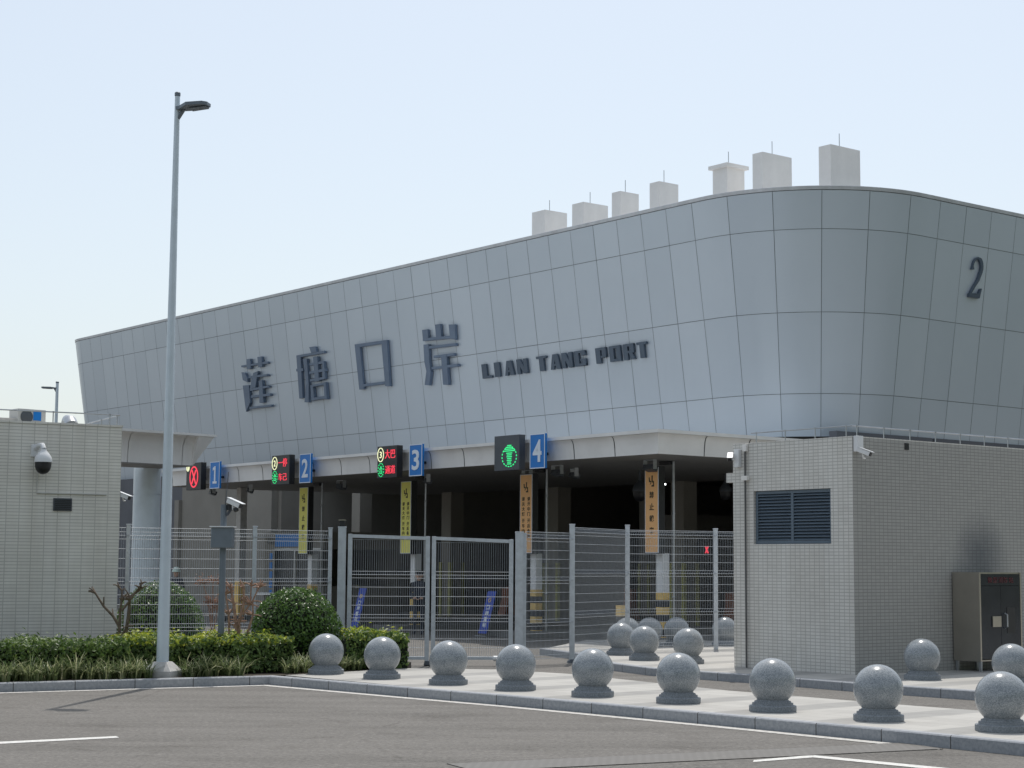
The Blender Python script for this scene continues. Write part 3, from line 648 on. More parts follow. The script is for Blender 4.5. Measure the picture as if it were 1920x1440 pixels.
for ch, s0, s1 in leds:
    o = (24.1, s0); t = thing('signal_board', desc[ch], 'signal board', W(*o, 3.76), GR, 'lane signal boards on the canopy edge')
    w_ = s1-s0
    m = MB(); m.bbox(0, .17, -w_, 0, 0, .78, .008); m.build('housing', 'darkgrey' if ch == '4' else 'black', t)
    m = MB(); m.box(.18, .4, -w_/2-.04, -w_/2+.04, .3, .4); m.build('bracket', 'black', t)
    oo = (0, 0)
    G = lambda m_, body, a, b, c_, d_, bold=.01: fit_text(body, m_, a, b, c_, d_, lambda x, y: (-.012, -x, y), (.012, 0, 0), bold)
    def RG(m_, sc, zc, rs, rz, w2, dash=False, n=28):
        for k in range(n):
            if dash and k % 2: continue
            a0 = 2*math.pi*k/n; a1 = 2*math.pi*(k+1)/n
            q = [(sc+rs*math.cos(a0), zc+rz*math.sin(a0)), (sc+rs*math.cos(a1), zc+rz*math.sin(a1)), (sc+(rs-w2)*math.cos(a1), zc+(rz-w2)*math.sin(a1)), (sc+(rs-w2)*math.cos(a0), zc+(rz-w2)*math.sin(a0))]
            m_.prism([(-.001, -x, z) for x, z in q], (-.012, 0, 0))
    if ch in '23':
        m = MB(); RG(m, .15, .57, .135, .175, .018); G(m, ch, .105, .195, .49, .65, 0); m.build('lit_number', 'yel', t)
        m = MB(); RG(m, .17, .2, .13, .17, .016, True); G(m, '\u5408', .1, .24, .1, .3, 0); m.build('lit_green_ring', 'green', t)
        m = MB(); G(m, '\u5927\u5df4' if ch == '3' else '\u4e00\u505c', .34, .78, .47, .69, 0); m.build('lit_upper_words', 'red', t)
        m = MB(); G(m, '\u901a\u9053' if ch == '3' else '\u8f66\u5df1', .36, .78, .10, .30, 0); m.build('lit_lower_words', 'red', t)
    if ch == '1':
        m = MB(); RG(m, .10, .66, .09, .12, .022); G(m, '1', .08, .13, .58, .74); m.build('lit_number', 'yel', t)
        m = MB(); RG(m, .47, .37, .25, .31, .04); m.build('lit_red_ring', 'red', t)
        m = MB(); 
        for sg_ in (1, -1): m.prism([(-.001, -(.47+x), .37+z*sg_) for x, z in ((-.15, -.2), (-.09, -.2), (.15, .2), (.09, .2))], (-.012-.001*sg_, 0, 0))
        m.build('lit_red_cross', 'red', t)
    if ch == '4':
        m = MB(); RG(m, .55, .3, .27, .23, .022, True, 36)
        for k, (hw, zc) in enumerate([(.07, .55), (.12, .51), (.17, .47), (.20, .43), (.10, .38), (.08, .34), (.09, .30), (.07, .26), (.08, .22), (.06, .18), (.07, .14)]):
            m.box(-.013, -.001, -.55-hw, -.55+hw, zc-.011, zc+.011)
        m.build('lit_green_symbol', 'green', t)
# vertical info signs, striped posts and poles on the island noses
vs_ = [(-28.21, -27.79, 'tan', 1, -28.2), (-32.56, -32.11, 'tan', 2, -32.53), (-37.50, -37.05, 'yellow', 2, -37.45), (-42.5, -42.05, 'yellow', 1, -42.45)]
vl = ['tall orange sign with one column of four Chinese characters, nearest the tiled building', 'tall orange sign with two columns of Chinese characters, above the thick gate post',
      'tall yellow sign with two columns of Chinese characters, seen over the left gate leaf', 'tall yellow sign with one column of Chinese characters, leftmost, above the round bush']
for i, (s0, s1, mt, ncol, sp) in enumerate(vs_):
    o = (25.9, s0); t = thing('vertical_sign', vl[i], 'sign', W(*o, 1.95), GR, 'tall narrow signs on the lane posts')
    w_ = s1-s0; H_ = 1.84
    m = MB(); m.bbox(0, .17, -w_-.01, .01, -.02, H_+.02, .006); m.build('casing', 'black', t)
    m = MB(); m.box(-.012, -.002, -w_+.012, -.012, .012, H_-.012); m.build('face', mt, t)
    m = MB()
    for a, b, c_, d_ in ((0, .012, 0, H_), (w_-.012, w_, 0, H_), (.012, w_-.012, 0, .012), (.012, w_-.012, H_-.012, H_)): m.box(-.016, -.002, -b, -a, c_, d_)
    m.build('rim', 'numeral', t)
    m = MB(); fn = lambda x, y: (-.017, -x, y); cx = w_/2
    # icon: two slanted strokes with hooks
    for poly in ([(-.09, 1.62), (-.06, 1.62), (-.05, 1.55), (-.01, 1.54), (-.01, 1.51), (-.08, 1.52)], [(.0, 1.66), (.04, 1.66), (.03, 1.54), (-.03, 1.50), (-.06, 1.47), (-.03, 1.47), (.0, 1.52)], [(.02, 1.55), (.07, 1.54), (.08, 1.42), (.0, 1.42), (.0, 1.45), (.05, 1.46), (.045, 1.50), (.02, 1.51)]):
        m.prism([(-.012, -(cx+x), z) for x, z in poly], (-.005, 0, 0))
    if ncol == 1:
        for k, chh in enumerate('\u7981\u6b62\u8f7d\u5ba2'):
            z = 1.17-k*.255; fit_text(chh, m, cx-.07, cx+.07, z, z+.145, fn, (.005, 0, 0), .02)
    else:
        for col, txt in ((.27, '\u8bf7\u5f00\u4e2d\u95e8\u5f00\u540e\u5907\u7bb1'), (.72, '\u8bf7\u5173\u5927\u706f\u5f00\u8f66\u5185\u706f')):
            for k, chh in enumerate(txt):
                z = 1.22-k*.118-(.04 if k > 3 else 0); x = w_*(1-col); fit_text(chh, m, x-.05, x+.05, z, z+.095, fn, (.005, 0, 0), .02)
    m.build('lettering', 'ink', t)
    # post
    o = (26.12, sp+.03); t = thing('striped_post', ['lane post with white shaft and hazard striped foot under the right orange sign', 'lane post with white shaft and hazard stripes behind the fence, under the left orange sign',
        'lane post with white shaft and hazard stripes behind the left gate leaf', 'lane post with white shaft behind the round bush, under the leftmost yellow sign'][i], 'post', W(*o, 0), GR, 'striped posts at the lane heads')
    m = MB(); a = .12; y0 = -.26; m.box(0, a*1.6, y0, y0+.2, 1.10, 1.94); m.build('shaft', 'white', t)
    m = MB(); m.cur = 0; z = 1.10
    for k in range(7): m.cur = k % 2; m.box(-.004, a*1.6+.004, y0-.004, y0+.204, z-.157 if k < 6 else 0.0, z); z -= .157
    m.build('striped_foot', ['stripeyellow', 'stripeblack'], t)
    m = MB(); m.tube([(.26, y0-.07, 0), (.26, y0-.07, 3.93)], .03, 10)
    for z in (1.0, 2.3, 2.8, 3.3): m.lathe([(.036, -.02), (.04, 0), (.036, .02)], 10, (.26, y0-.07, z))
    m.build('sign_pole', 'steel', t)
    m = MB(); m.box(.17, .30, -.30, .02, 3.86, 3.93); m.build('top_bracket', 'black', t)
# fifth island post and booth at the far left
o = (26.2, -46.6); t = thing('striped_post', 'plain beige post with brown foot behind the camera pole', 'post', W(*o, 0), GR, 'striped posts at the lane heads')
m = MB(); m.box(0, .22, -.25, 0, 1.15, 3.93); m.build('shaft', 'concrete', t); m = MB(); m.box(-.004, .224, -.254, .004, 0, 1.149); m.build('striped_foot', 'stripeyellow', t)
# islands
for i, (sp) in enumerate((-28.3, -32.6, -37.5, -42.5, -46.7)):
    o = (25.3, sp); t = thing('lane_island', ['low concrete lane island under the right orange sign', 'low concrete lane island under the left orange sign', 'low concrete lane island under the right yellow sign', 'low concrete lane island under the leftmost yellow sign', 'low concrete lane island under the inspection booth'][i], 'traffic island', W(*o, 0), GR, 'kerbed islands between the lanes')
    m = MB(); m.bbox(0, 14, -.75, .35, -.02, .14, .03); m.build('island_kerb', 'islandc', t)
# booth
o = (26.9, -46.1); t = thing('inspection_booth', 'beige inspection booth with tall dark windows behind the left fence', 'booth', W(*o, .14), GR)
m = MB(); m.box(0, 2.6, -3.3, -1.85, 0, .9); m.box(0, 2.6, -3.3, 0, 1.95, 2.45); m.box(0, .08, -.62, 0, 0, 1.95); m.box(.0, .08, -1.85, -1.78, 0, 1.95); m.box(.08, 2.6, -.08, 0, 0, 1.95); m.box(2.52, 2.6, -3.3, -.08, .9, 1.95); m.build('booth_shell', 'plaster', t)
m = MB(); m.box(.03, .05, -1.78, -.62, .02, 1.95); m.box(.03, .05, -3.25, -1.86, .901, 1.949); m.build('glazing', 'darkglass', t)
m = MB(); 
for a in (-1.80, -.64, -3.28): m.box(-.03, .0, a, a+.05, 0 if a > -3 else .9, 1.98)
m.box(-.03, 0, -3.3, -.6, 1.93, 1.98); m.build('window_frame', 'steel', t)
m = MB(); m.box(-.02, -.004, -2.2, -.65, 2.03, 2.4); m.build('sign_board', 'blue', t)
for k_, ch_ in enumerate('4\u53f7\u901a\u9053'):
    m = MB(); fit_text(ch_, m, .15+k_*.11, .24+k_*.11, 2.1, 2.28, lambda x, y: (-.008, -x, y), (.006, 0, 0)); m.build('character', 'darkgrey', t)
m = MB()
for k in range(5): m.box(-.012, -.003, -.5, -.33, .55+k*.27, .76+k*.27)
m.build('notice_strip', 'blue', t)
m = MB(); m.box(-.35, 0, -1.2, 0.3, .62, .68); m.build('counter', 'white', t)
# lean-to banners
for i, (p_, s_, lb) in enumerate(((25.05, -33.05, 'blue slanted banner stand with emblem behind the right gate leaf'), (24.9, -38.25, 'blue slanted banner stand with emblem behind the left gate leaf'))):
    t = thing('banner_stand', lb, 'banner', W(p_, s_, 0), GR, 'blue banner stands in the lane mouths')
    sl = .24; H_ = .98; wv = .32
    def bf(x, y, out=0.0): return (-out+y*.1, -(x+y*sl), y+.08)
    m = MB(); m.prism([bf(0, 0), bf(wv, 0), bf(wv, H_), bf(0, H_)], (.012, 0, 0)); m.build('banner', 'navy', t)
    for k, chh in enumerate('\u53e3\u5cb8\u91cd\u5730'):
        m = MB(); z = .55-k*.135; fit_text(chh, m, .09, .22, z, z+.11, lambda x, y: bf(x, y, .006), (.005, 0, 0), .03); m.build('character', 'numeral', t)
    m = MB(); n_ = 16
    for k in range(n_):
        a0, a1 = math.pi*(-1.15+1.3*k/n_), math.pi*(-1.15+1.3*(k+1)/n_)
        m.prism([bf(.15+.055*math.cos(a0), .79+.07*math.sin(a0), .001), bf(.15+.055*math.cos(a1), .79+.07*math.sin(a1), .001), bf(.15+.035*math.cos(a1), .79+.05*math.sin(a1), .001), bf(.15+.035*math.cos(a0), .79+.05*math.sin(a0), .001)], (-.004, 0, 0))
    m.prism([bf(.13, .82, .001), bf(.17, .83, .001), bf(.15, .77, .001)], (-.004, 0, 0))
    m.build('emblem', 'stripeyellow', t)
    m = MB(); m.tube([(-.05, .06, .02), (.35, .06, .02)], .012, 6); m.tube([(-.05, -wv-.02, .02), (.35, -wv-.02, .02)], .012, 6); m.tube([(-.05, .06, .02), (-.05, -wv-.02, .02)], .012, 6)
    m.tube([(.2, -.15, .02), (.09, -(.15+.9*sl), .9)], .01, 6); m.build('stand_frame', 'steel', t)
# barrier machine, hazard bollard, orange barriers
t = thing('hazard_bollard', 'short square yellow and black bollard behind the leftmost rear granite ball', 'bollard', (2.17, 34.9, .12), GR)
m = MB(); 
for k in range(4): m.cur = k % 2; m.box(-.07, .07, -.07, .07, .75-.19*(k+1) if k < 3 else 0, .75-.19*k)
m.build('shaft', ['stripeyellow', 'stripeblack'], t)
m = MB(); m.bbox(-.075, .075, -.075, .075, .75, .77, .006); m.build('top_cap', 'stripeyellow', t)
def barrier():
    t = thing('water_barrier', 'x', 'barrier')
    m = MB(); pr = [(-.25, 0), (-.25, .1), (-.16, .35), (-.09, .6), (-.09, .95), (.09, .95), (.09, .6), (.16, .35), (.25, .1), (.25, 0)]
    m.prism([(x, -.19, z) for x, z in pr], (0, .38, 0)); m.build('barrier_body', 'orange', t)
    m = MB(); m.lathe([(.05, 0), (.05, .03), (.03, .04)], 10, (0, 0, .95)); m.build('filler_cap', 'orange', t); return t
b0 = barrier()
bl = [(37.3, -41.35, 'orange plastic lane barrier seen through the mesh left of the tan fence post'), (35.2, -44.9, 'orange plastic lane barrier behind the blue banner by the right gate leaf'), (34.6, -34.2, 'orange plastic lane barrier at the tiled building edge')]
for k, (p_, s_, lb) in enumerate(bl):
    o_ = b0 if k == 0 else copy_tree(b0); o_.location = W(p_, s_, 0); o_.rotation_euler = (0, 0, GR); o_['label'] = lb; o_['group'] = 'orange lane barriers'
t = thing('lane_signal', 'small red cross signal glowing in the dark lane behind the right fence', 'signal', W(36, -36.75, 0), GR)
m = MB(); m.bbox(0, .12, -.3, 0, 1.95, 2.35, .01); m.box(.03, .09, -.18, -.12, 0, 1.95); m.build('housing', 'black', t)
m = MB(); 
for sg_ in (1, -1): m.prism([(-.001, -.15+x, 2.15+z*sg_) for x, z in ((-.08, -.1), (-.03, -.1), (.08, .1), (.03, .1))], (-.01-.001*sg_, 0, 0))
m.build('lit_red_cross', 'red', t)
# soffit floodlights and hanging cameras
fl_ = [(25.5, -46.9), (25.5, -44.7), (26.0, -40.6), (25.8, -36.3), (26.4, -33.0), (26.6, -31.5), (25.6, -30.9), (25.7, -27.9)]
fd = ['leftmost soffit floodlight under signal board 1', 'soffit floodlight under the blue number 1 sign', 'soffit floodlight right of the leftmost yellow sign', 'soffit floodlight under signal board 3', 'soffit floodlight left of the left orange sign',
      'soffit floodlight between blue signs 3 and 4', 'soffit floodlight just right of blue sign 4', 'soffit floodlight at the head of the right orange sign']
def flood():
    t = thing('floodlight', 'x', 'floodlight'); m = MB(); m.prism([(-.05, -.14, -.10), (.12, -.14, -.16), (.16, -.14, -.05), (-.02, -.14, .0)], (0, .28, 0)); m.build('lamp_housing', 'darkgrey', t)
    m = MB(); m.box(.0, .1, -.16, -.145, -.1, .08); m.box(.0, .1, .145, .16, -.1, .08); m.box(0, .1, -.16, .16, .08, .1); m.build('yoke', 'steel', t); return t
b0 = flood()
for k, ((p_, s_), lb) in enumerate(zip(fl_, fd)):
    o_ = b0 if k == 0 else copy_tree(b0); o_.location = W(p_, s_, 3.84); o_.rotation_euler = (0, 0, GR+random.uniform(-.5, .5)); o_['label'] = lb; o_['group'] = 'floodlights under the canopy soffit'

# ------------------------------------------------------------ cameras
def dome_cam(label, loc, rz, drop, wall=True, sc_=1.0, mat='white'):
    t = thing('dome_camera', label, 'camera', loc, rz)
    m = MB()
    if wall:
        m.bbox(.0, .05, -.09, .09, -.13, .09, .01); m.tube([(.04, 0, 0), (-.08, 0, .07), (-.2, 0, .07), (-.24, 0, 0)], [.05, .045, .045, .05], 12)
        c_ = (-.24, 0)
    else:
        m.tube([(0, 0, .0), (0, 0, drop)], .025, 8); m.lathe([(.06, drop-.02), (.06, drop)], 12); c_ = (0, 0)
    m.build('bracket', mat, t, smooth=True, angle=40)
    m = MB(); m.lathe([(.05, 0), (.055, -.03), (.10, -.08), (.145, -.15), (.155, -.21), (.155, -.235)], 24, (c_[0], c_[1], 0)); m.build('housing', mat, t, smooth=True, angle=50)
    m = MB(); prof = [(.145, -.236), (.142, -.29)]+[(.14*math.cos(R_(a)), -.30-.15*math.sin(R_(a))) for a in (10, 30, 50, 70, 88)]
    m.lathe(prof, 24, (c_[0], c_[1], 0)); m.build('dark_dome', 'black', t, smooth=True, angle=60)
    t.scale = (sc_,)*3
    return t
def bullet(label, loc, rz, tilt=-18, box=True, s=1.0, arm=(0, .12, -.1)):
    """bullet camera: local +x is where it looks"""
    t = thing('bullet_camera', label, 'camera', loc, rz, 'bullet cameras on walls and poles')
    q = Matrix.Rotation(R_(-tilt), 4, 'Y')
    m = MB(); m.bbox(-.16, .15, -.055, .055, -.05, .045, .012); m.build('housing', 'white', t, mat4=q, smooth=True, angle=40)
    m = MB(); m.prism([(-.17, -.07, .048), (.21, -.07, .055), (.21, .07, .055), (-.17, .07, .048)], (0, 0, .012)); m.build('sun_hood', 'white', t, mat4=q)
    m = MB(); m.bbox(.152, .175, -.05, .05, -.045, .04, .006); m.lathe([(.03, 0), (.03, .02)], 12); m.build('lens_face', 'black', t, mat4=q)
    m = MB(); m.tube([(-.04, 0, -.05), (-.04, arm[1]*.4, arm[2]), (-.04, arm[1], arm[2])], .018, 8); m.build('arm', 'white', t)
    t.scale = (s, s, s)
    return t

# ------------------------------------------------------------ right tiled building
BC = (19.8, -17.05)   # p, s of its near corner (hall frame) -- corner at (4.97, 25.65)
bx, by = 4.97, 25.62
rb = thing('tiled_utility_building', 'small cream tiled building with a blue louvre window at the right', 'building', (bx, by, .12), GR)
# local x along V (right face runs +x at y=0), local y along U (left face runs +y at x=0)
H_ = 3.43; WL = 2.43; y0l, y1l, z0l, z1l = .43, 1.99, 1.885, 2.70
m = MB()
def wallY(m, x, a, b, z0, z1, flip=False):   # quad in plane x=const
    q = [(x, a, z0), (x, b, z0), (x, b, z1), (x, a, z1)]; m.add(q, [(3, 2, 1, 0)] if not flip else [(0, 1, 2, 3)])
wallY(m, 0, 0, y0l, 0, H_); wallY(m, 0, y1l, WL, 0, H_); wallY(m, 0, y0l, y1l, 0, z0l); wallY(m, 0, y0l, y1l, z1l, H_)
m.add([(0, y0l, z0l), (.16, y0l, z0l), (.16, y0l, z1l), (0, y0l, z1l)], [(0, 1, 2, 3)]); m.add([(0, y1l, z0l), (.16, y1l, z0l), (.16, y1l, z1l), (0, y1l, z1l)], [(3, 2, 1, 0)])
m.add([(0, y0l, z0l), (.16, y0l, z0l), (.16, y1l, z0l), (0, y1l, z0l)], [(3, 2, 1, 0)]); m.add([(0, y0l, z1l), (.16, y0l, z1l), (.16, y1l, z1l), (0, y1l, z1l)], [(0, 1, 2, 3)])
m.add([(.14, y0l-.1, z0l-.1), (.14, y1l+.1, z0l-.1), (.14, y1l+.1, z1l+.1), (.14, y0l-.1, z1l+.1)], [(3, 2, 1, 0)])
m.add([(0, WL, 0), (7, WL, 0), (7, WL, H_), (0, WL, H_)], [(3, 2, 1, 0)]); m.add([(7, 0, 0), (7, WL, 0), (7, WL, H_), (7, 0, H_)], [(0, 1, 2, 3)])
m.box(.12, 6.88, .12, WL-.12, 3.1, 3.2)
m.prism([(0, 0, H_), (7, 0, H_), (7, .12, H_), (0, .12, H_)], (0, 0, .02)); m.prism([(0, .12, H_), (.12, .12, H_), (.12, WL, H_), (0, WL, H_)], (0, 0, .02))
m.build('tiled_wall', 'tile', rb)
m = MB(); m.add([(0, 0, 0), (7, 0, 0), (7, 0, H_), (0, 0, H_)], [(0, 1, 2, 3)]); m.build('shaded_tiled_wall', 'tileshadesoot', rb)
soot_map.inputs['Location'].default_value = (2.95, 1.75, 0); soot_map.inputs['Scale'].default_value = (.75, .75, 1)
m = MB(); m.box(.04, .11, y0l+.005, y0l+.05, z0l+.005, z1l-.005); m.box(.04, .11, y1l-.05, y1l-.005, z0l+.005, z1l-.005); ym = (y0l+y1l)/2+.02; m.box(.04, .11, ym-.025, ym+.025, z0l+.05, z1l-.05)
m.box(.04, .11, y0l+.05, y1l-.05, z0l+.005, z0l+.05); m.box(.04, .11, y0l+.05, y1l-.05, z1l-.05, z1l-.005)
lv = m.build('louvre_window', 'louver', rb)
m = MB(); k = 0; z = z0l+.055
while z < z1l-.06:
    for a, b in ((y0l+.05, ym-.025), (ym+.025, y1l-.05)): m.prism([(.045, a, z), (.105, a, z+.05), (.105, a, z+.058), (.045, a, z+.01)], (0, b-a, 0))
    z += .048
m.build('louvre_blades', 'louver', lv)
def rail(pts, h, step, parent, name='lightning_rail'):
    m = MB(); P = [Vector(p) for p in pts]; m.tube([(p+Vector((0, 0, h)))[:] for p in P], .011, 6)
    for a, b in zip(P[:-1], P[1:]):
        L_ = (b-a).length; n_ = max(1, int(L_/step))
        for k in range(n_+1):
            q = a+(b-a)*((k+.18)/(n_+.36)); m.tube([q[:], (q+Vector((0, 0, h)))[:]], .009, 5); m.lathe([(.018, -.01), (.018, .012)], 6, (q.x, q.y, q.z+h))
    return m.build(name, 'steel', parent)
rail([(.05, WL-.35, H_+.015), (.05, .05, H_+.015), (6.9, .05, H_+.015)], .16, .62, rb)
m = MB(); m.tube([(-.03, 2.14, .0), (-.03, 2.14, H_-.05)], .014, 8); m.build('conduit', 'pvcdark', rb)
m = MB(); m.bbox(-.06, -.002, 2.07, 2.20, 2.87, 2.94, .008); m.build('junction_box', 'offwhite', rb)
m = MB(); m.bbox(-.05, -.002, 2.10, 2.18, 3.32, 3.43, .008); m.build('junction_box', 'offwhite', rb)
m = MB(); m.bbox(.0, .1, 2.431, 2.58, 2.85, 3.0, .004); m.build('side_bracket', 'tile', rb)
m = MB(); m.bbox(-.07, -.002, 2.24, 2.34, 3.08, 3.36, .01); m.build('camera_box', 'white', rb)
m = MB(); m.bbox(.015, .14, -.09, -.002, 3.22, 3.45, .01); m.build('camera_box', 'white', rb)
m = MB(); m.box(1.17, 1.27, -.006, -.001, 3.30, 3.40); m.build('wall_vent', 'black', rb)
bullet('white bullet camera at the left top corner of the louvred tiled building', (bx-.618*2.43-.06, by+.786*2.43-.12, 3.36), R_(-100), -25, s=.62, arm=(0, .1, -.06))
bullet('white bullet camera on the outer corner of the right tiled building, pointing right', (bx+.14, by-.14, 3.33), R_(-32), -22, s=.66, arm=(0, .16, -.14))
# steel fire cabinet
cx_, cy_ = 2.2, 0
t = thing('fire_cabinet', 'stainless steel fire cabinet with dark glazed doors standing against the shaded tiled wall', 'cabinet', (bx+2.22*CA+.02*SA, by+2.22*SA-.02*CA, .12), GR)
m = MB(); m.bbox(0, .03, -.5, 0, .15, 1.48, .004); m.bbox(1.0, 1.03, -.5, 0, .15, 1.48, .004); m.box(.03, 1.0, -.48, -.01, 1.455, 1.478); m.box(.03, 1.0, -.03, -.01, .15, 1.455); m.box(.03, 1.0, -.48, -.03, .15, .17); m.build('cabinet_shell', 'stainless', t)
m = MB(); m.box(.031, .999, -.498, -.478, 1.28, 1.454); hd = m.build('header_panel', 'darkglass', t)
for k_, ch_ in enumerate('\u5fae\u578b\u6d88\u9632\u7ad9'):
    m = MB(); fit_text(ch_, m, .2+k_*.13, .31+k_*.13, 1.32, 1.41, lambda x, y: (x, -.503, y), (0, .004, 0), .01); m.build('character', 'redtext', hd)
for a, b in ((.033, .512), (.518, .997)):
    m = MB(); m.bbox(a, b, -.497, -.475, .18, 1.275, .004); d_ = m.build('door', 'darkglass', t)
    if a < .1:
        m = MB(); m.bbox(.29, .50, -.515, -.499, .66, .82, .003); m.build('latch_plate', 'stainless', d_)
    else:
        m = MB(); m.tube([(.60, -.5, .64), (.60, -.55, .66), (.60, -.55, .84), (.60, -.5, .86)], .012, 8); m.build('handle', 'steel', d_)
        m = MB(); m.box(.66, .86, -.502, -.4985, .56, .95); m.build('window', 'black', d_)
m = MB()
for x in (.02, .48, .95):
    m.box(x, x+.04, -.48, -.44, 0, .15); m.box(x, x+.04, -.06, -.02, 0, .15)
m.build('leg_frame', 'steel', t)

# ------------------------------------------------------------ left tiled building
lb_ = thing('tiled_gatehouse', 'cream tiled gatehouse at the left edge behind the hedge', 'building', (-5.99, 27.0, .0), R_(28))
H_ = 3.73
m = MB(); m.box(-9, 0, 0, 3.2, 0, H_); m.build('tiled_wall', 'tileleft', lb_)
m = MB(); m.box(-9, .012, -.012, 3.2, H_, H_+.03); m.build('parapet_edge', 'tileleft', lb_)
rail([(-9, .08, H_+.03), (-.02, .08, H_+.03), (-.02, 3.1, H_+.03)], .165, .85, lb_)
m = MB(); m.bbox(-1.02, -.74, -.02, -.001, 2.43, 2.62, .004); vg = m.build('vent_grille', 'darkgrey', lb_)
m = MB()
for k in range(6): m.box(-1.0, -.76, -.028, -.02, 2.45+k*.027, 2.462+k*.027)
m.build('vent_slats', 'black', vg)
m = MB(); m.tube([(-1.27, -.012, 3.0), (-1.27, -.012, 2.69), (-.22, -.012, 2.69)], .011, 6); m.build('conduit', 'pvc', lb_)
m = MB(); m.prism([(-2.4, .5, H_+.03), (-1.4, .5, H_+.03), (-1.4, .9, H_+.03), (-2.4, .9, H_+.03)], (0, 0, .08)); m.build('roof_pad', 'concrete', lb_)
Lw = lambda x, y, z: tuple(Matrix.Translation((-5.99, 27.0, 0)) @ Matrix.Rotation(R_(28), 4, 'Z') @ Vector((x, y, z)))
dome_cam('large white dome camera with a black lower half on the left gatehouse wall', Lw(-1.30, -.02, 3.34), R_(28+90+18), 0, True, .84)
bullet('white bullet camera sticking out at the right edge of the left gatehouse', Lw(.06, .0, 2.68), R_(-20), -20, s=.62, arm=(-.1, .12, -.12))
# AC unit and vent on its roof
t = thing('air_conditioner', 'weathered rooftop air conditioner with a blue sticker above the left gatehouse', 'air conditioner', Lw(-1.50, .62, H_+.03), R_(28+14))
m = MB(); m.bbox(-.02, .44, -.15, .15, 0, .23, .012); m.build('casing', 'acwhite', t)
m = MB(); m.lathe([(.10, 0), (.1, .012), (.03, .02)], 20); m.build('fan_grille', 'darkgrey', t, mat4=Matrix.Translation((.12, -.152, .11)) @ Matrix.Rotation(R_(90), 4, 'X'))
m = MB(); m.box(.23, .36, -.156, -.152, .06, .20); m.build('sticker', 'blue', t)
t = thing('roof_vent', 'curved metal roof vent hood between the air conditioner and the gatehouse corner', 'vent', Lw(-.66, .5, H_), R_(28))
m = MB(); m.tube([(0, .25, -.1), (0, .25, .06), (0, .2, .12), (0, .08, .1), (0, -.02, .02)], [.10, .10, .10, .10, .11], 14); m.build('vent_hood', 'steel', t, smooth=True, angle=50)
m = MB(); m.lathe([(.13, 0), (.13, .03)], 16, (0, .25, 0)); m.build('flange', 'steel', t)

# ------------------------------------------------------------ side canopy with round column
pr = R_(45)
t = thing('side_canopy', 'pale metal side canopy beam resting on a thick round column behind the gatehouse', 'canopy', (-7.76, 45.0, .07), pr)
# local x runs right & away; beam occupies negative x
m = MB()
def seg(a, b):
    vs = []; prof = [(0, 4.06), (.0, 4.12), (-.03, 4.55), (-.12, 4.74), (-.28, 4.80)]
    for x in (a+.008, b-.008):
        for y_, z in prof: vs.append((x, y_, z))
    k = len(prof); m.add(vs, [(i, k+i, k+i+1, i+1) for i in range(k-1)])
for a in (-12, -10.4, -8.8, -7.2, -5.6, -4.0, -2.4, -.8+.0):
    seg(a, min(a+1.6, -.45) if a > -1 else a+1.6)
m.build('fascia', 'canopy', t, smooth=True, angle=50)
m = MB(); m.box(-12, -.5, .02, 1.5, 4.08, 4.75); m.build('beam_core', 'canopy', t)
m = MB(); m.prism([(-12, -.30, 4.801), (.05, -.30, 4.801), (.05, 1.5, 4.801), (-12, 1.5, 4.801)], (0, 0, .06)); m.prism([(-.5, -.02, 4.09), (-.45, -.02, 4.09), (-.02, -.28, 4.80), (-.5, -.28, 4.80)], (0, 1.5, 0)); m.build('roof_edge', 'canopy', t)
m = MB(); m.box(-12, -.5, .0, 1.5, 4.03, 4.06); m.build('soffit', 'soffit', t)
t2 = MB(); c = Matrix.Rotation(-pr, 4, 'Z') @ Vector((-9.42+7.72, 45.75-45.0, 0))
for z0, z1 in ((0, 1.70), (1.715, 3.35), (3.365, 4.05)): t2.lathe([(.35, z0), (.35, z1)], 40, (c.x, c.y, 0))
t2.lathe([(.335, 0), (.335, 4.05)], 24, (c.x, c.y, 0)); t2.build('column', 'pole', t, smooth=True, angle=40)

# ------------------------------------------------------------ lamps
def street_lamp(label, loc, h, rz, hl=.5, r0=.086, r1=.036, foot=True):
    t = thing('street_lamp', label, 'street lamp', loc, rz, 'slender street lamps with flat heads')
    m = MB(); m.tube([(0, 0, .0), (0, 0, h*.5), (0, 0, h)], [r0, (r0+r1)/2, r1], 12); m.build('pole', 'pole', t, smooth=True, angle=50)
    m = MB(); m.lathe([(r1*1.02, 0), (r1*1.15, .01), (r1*1.15, .05), (r1*.9, .06), (.01, .065)], 12, (0, 0, h-.02)); m.build('pole_cap', 'cabinet', t)
    m = MB(); z = h-.22
    top = [(.0, -.06, z), (.05, -.07, z), (.20, -.19, z+.02), (hl-.08, -.15, z+.035), (hl-.02, -.09, z+.035), (hl-.02, .05, z+.035), (hl-.08, .1, z+.035), (.20, .14, z+.02), (.05, .07, z), (.0, .06, z)]
    m.prism(top, (0, 0, .045)); m.build('lamp_head', 'cabinet', t)
    m = MB(); m.prism([(.2, -.09, z-.003), (hl-.05, -.08, z+.018), (hl-.05, .08, z+.018), (.2, .09, z-.003)], (0, 0, .006)); 
    m.tube([(r1*.4, 0, z-.12), (.1, 0, z+.01)], .03, 8); m.build('lamp_arm', 'cabinet', t)
    if foot:
        m = MB(); a = .2
        m.prism([(-a, -a, -.02), (a, -a, -.02), (a, a, -.02), (-a, a, -.02)], (0, 0, .10))
        b = .10; v = [(-a, -a, .08), (a, -a, .08), (a, a, .08), (-a, a, .08), (-b, -b, .2), (b, -b, .2), (b, b, .2), (-b, b, .2)]
        m.add(v, [(0, 1, 5, 4), (1, 2, 6, 5), (2, 3, 7, 6), (3, 0, 4, 7), (4, 5, 6, 7)]); m.build('concrete_foot', 'concrete', t)
    return t
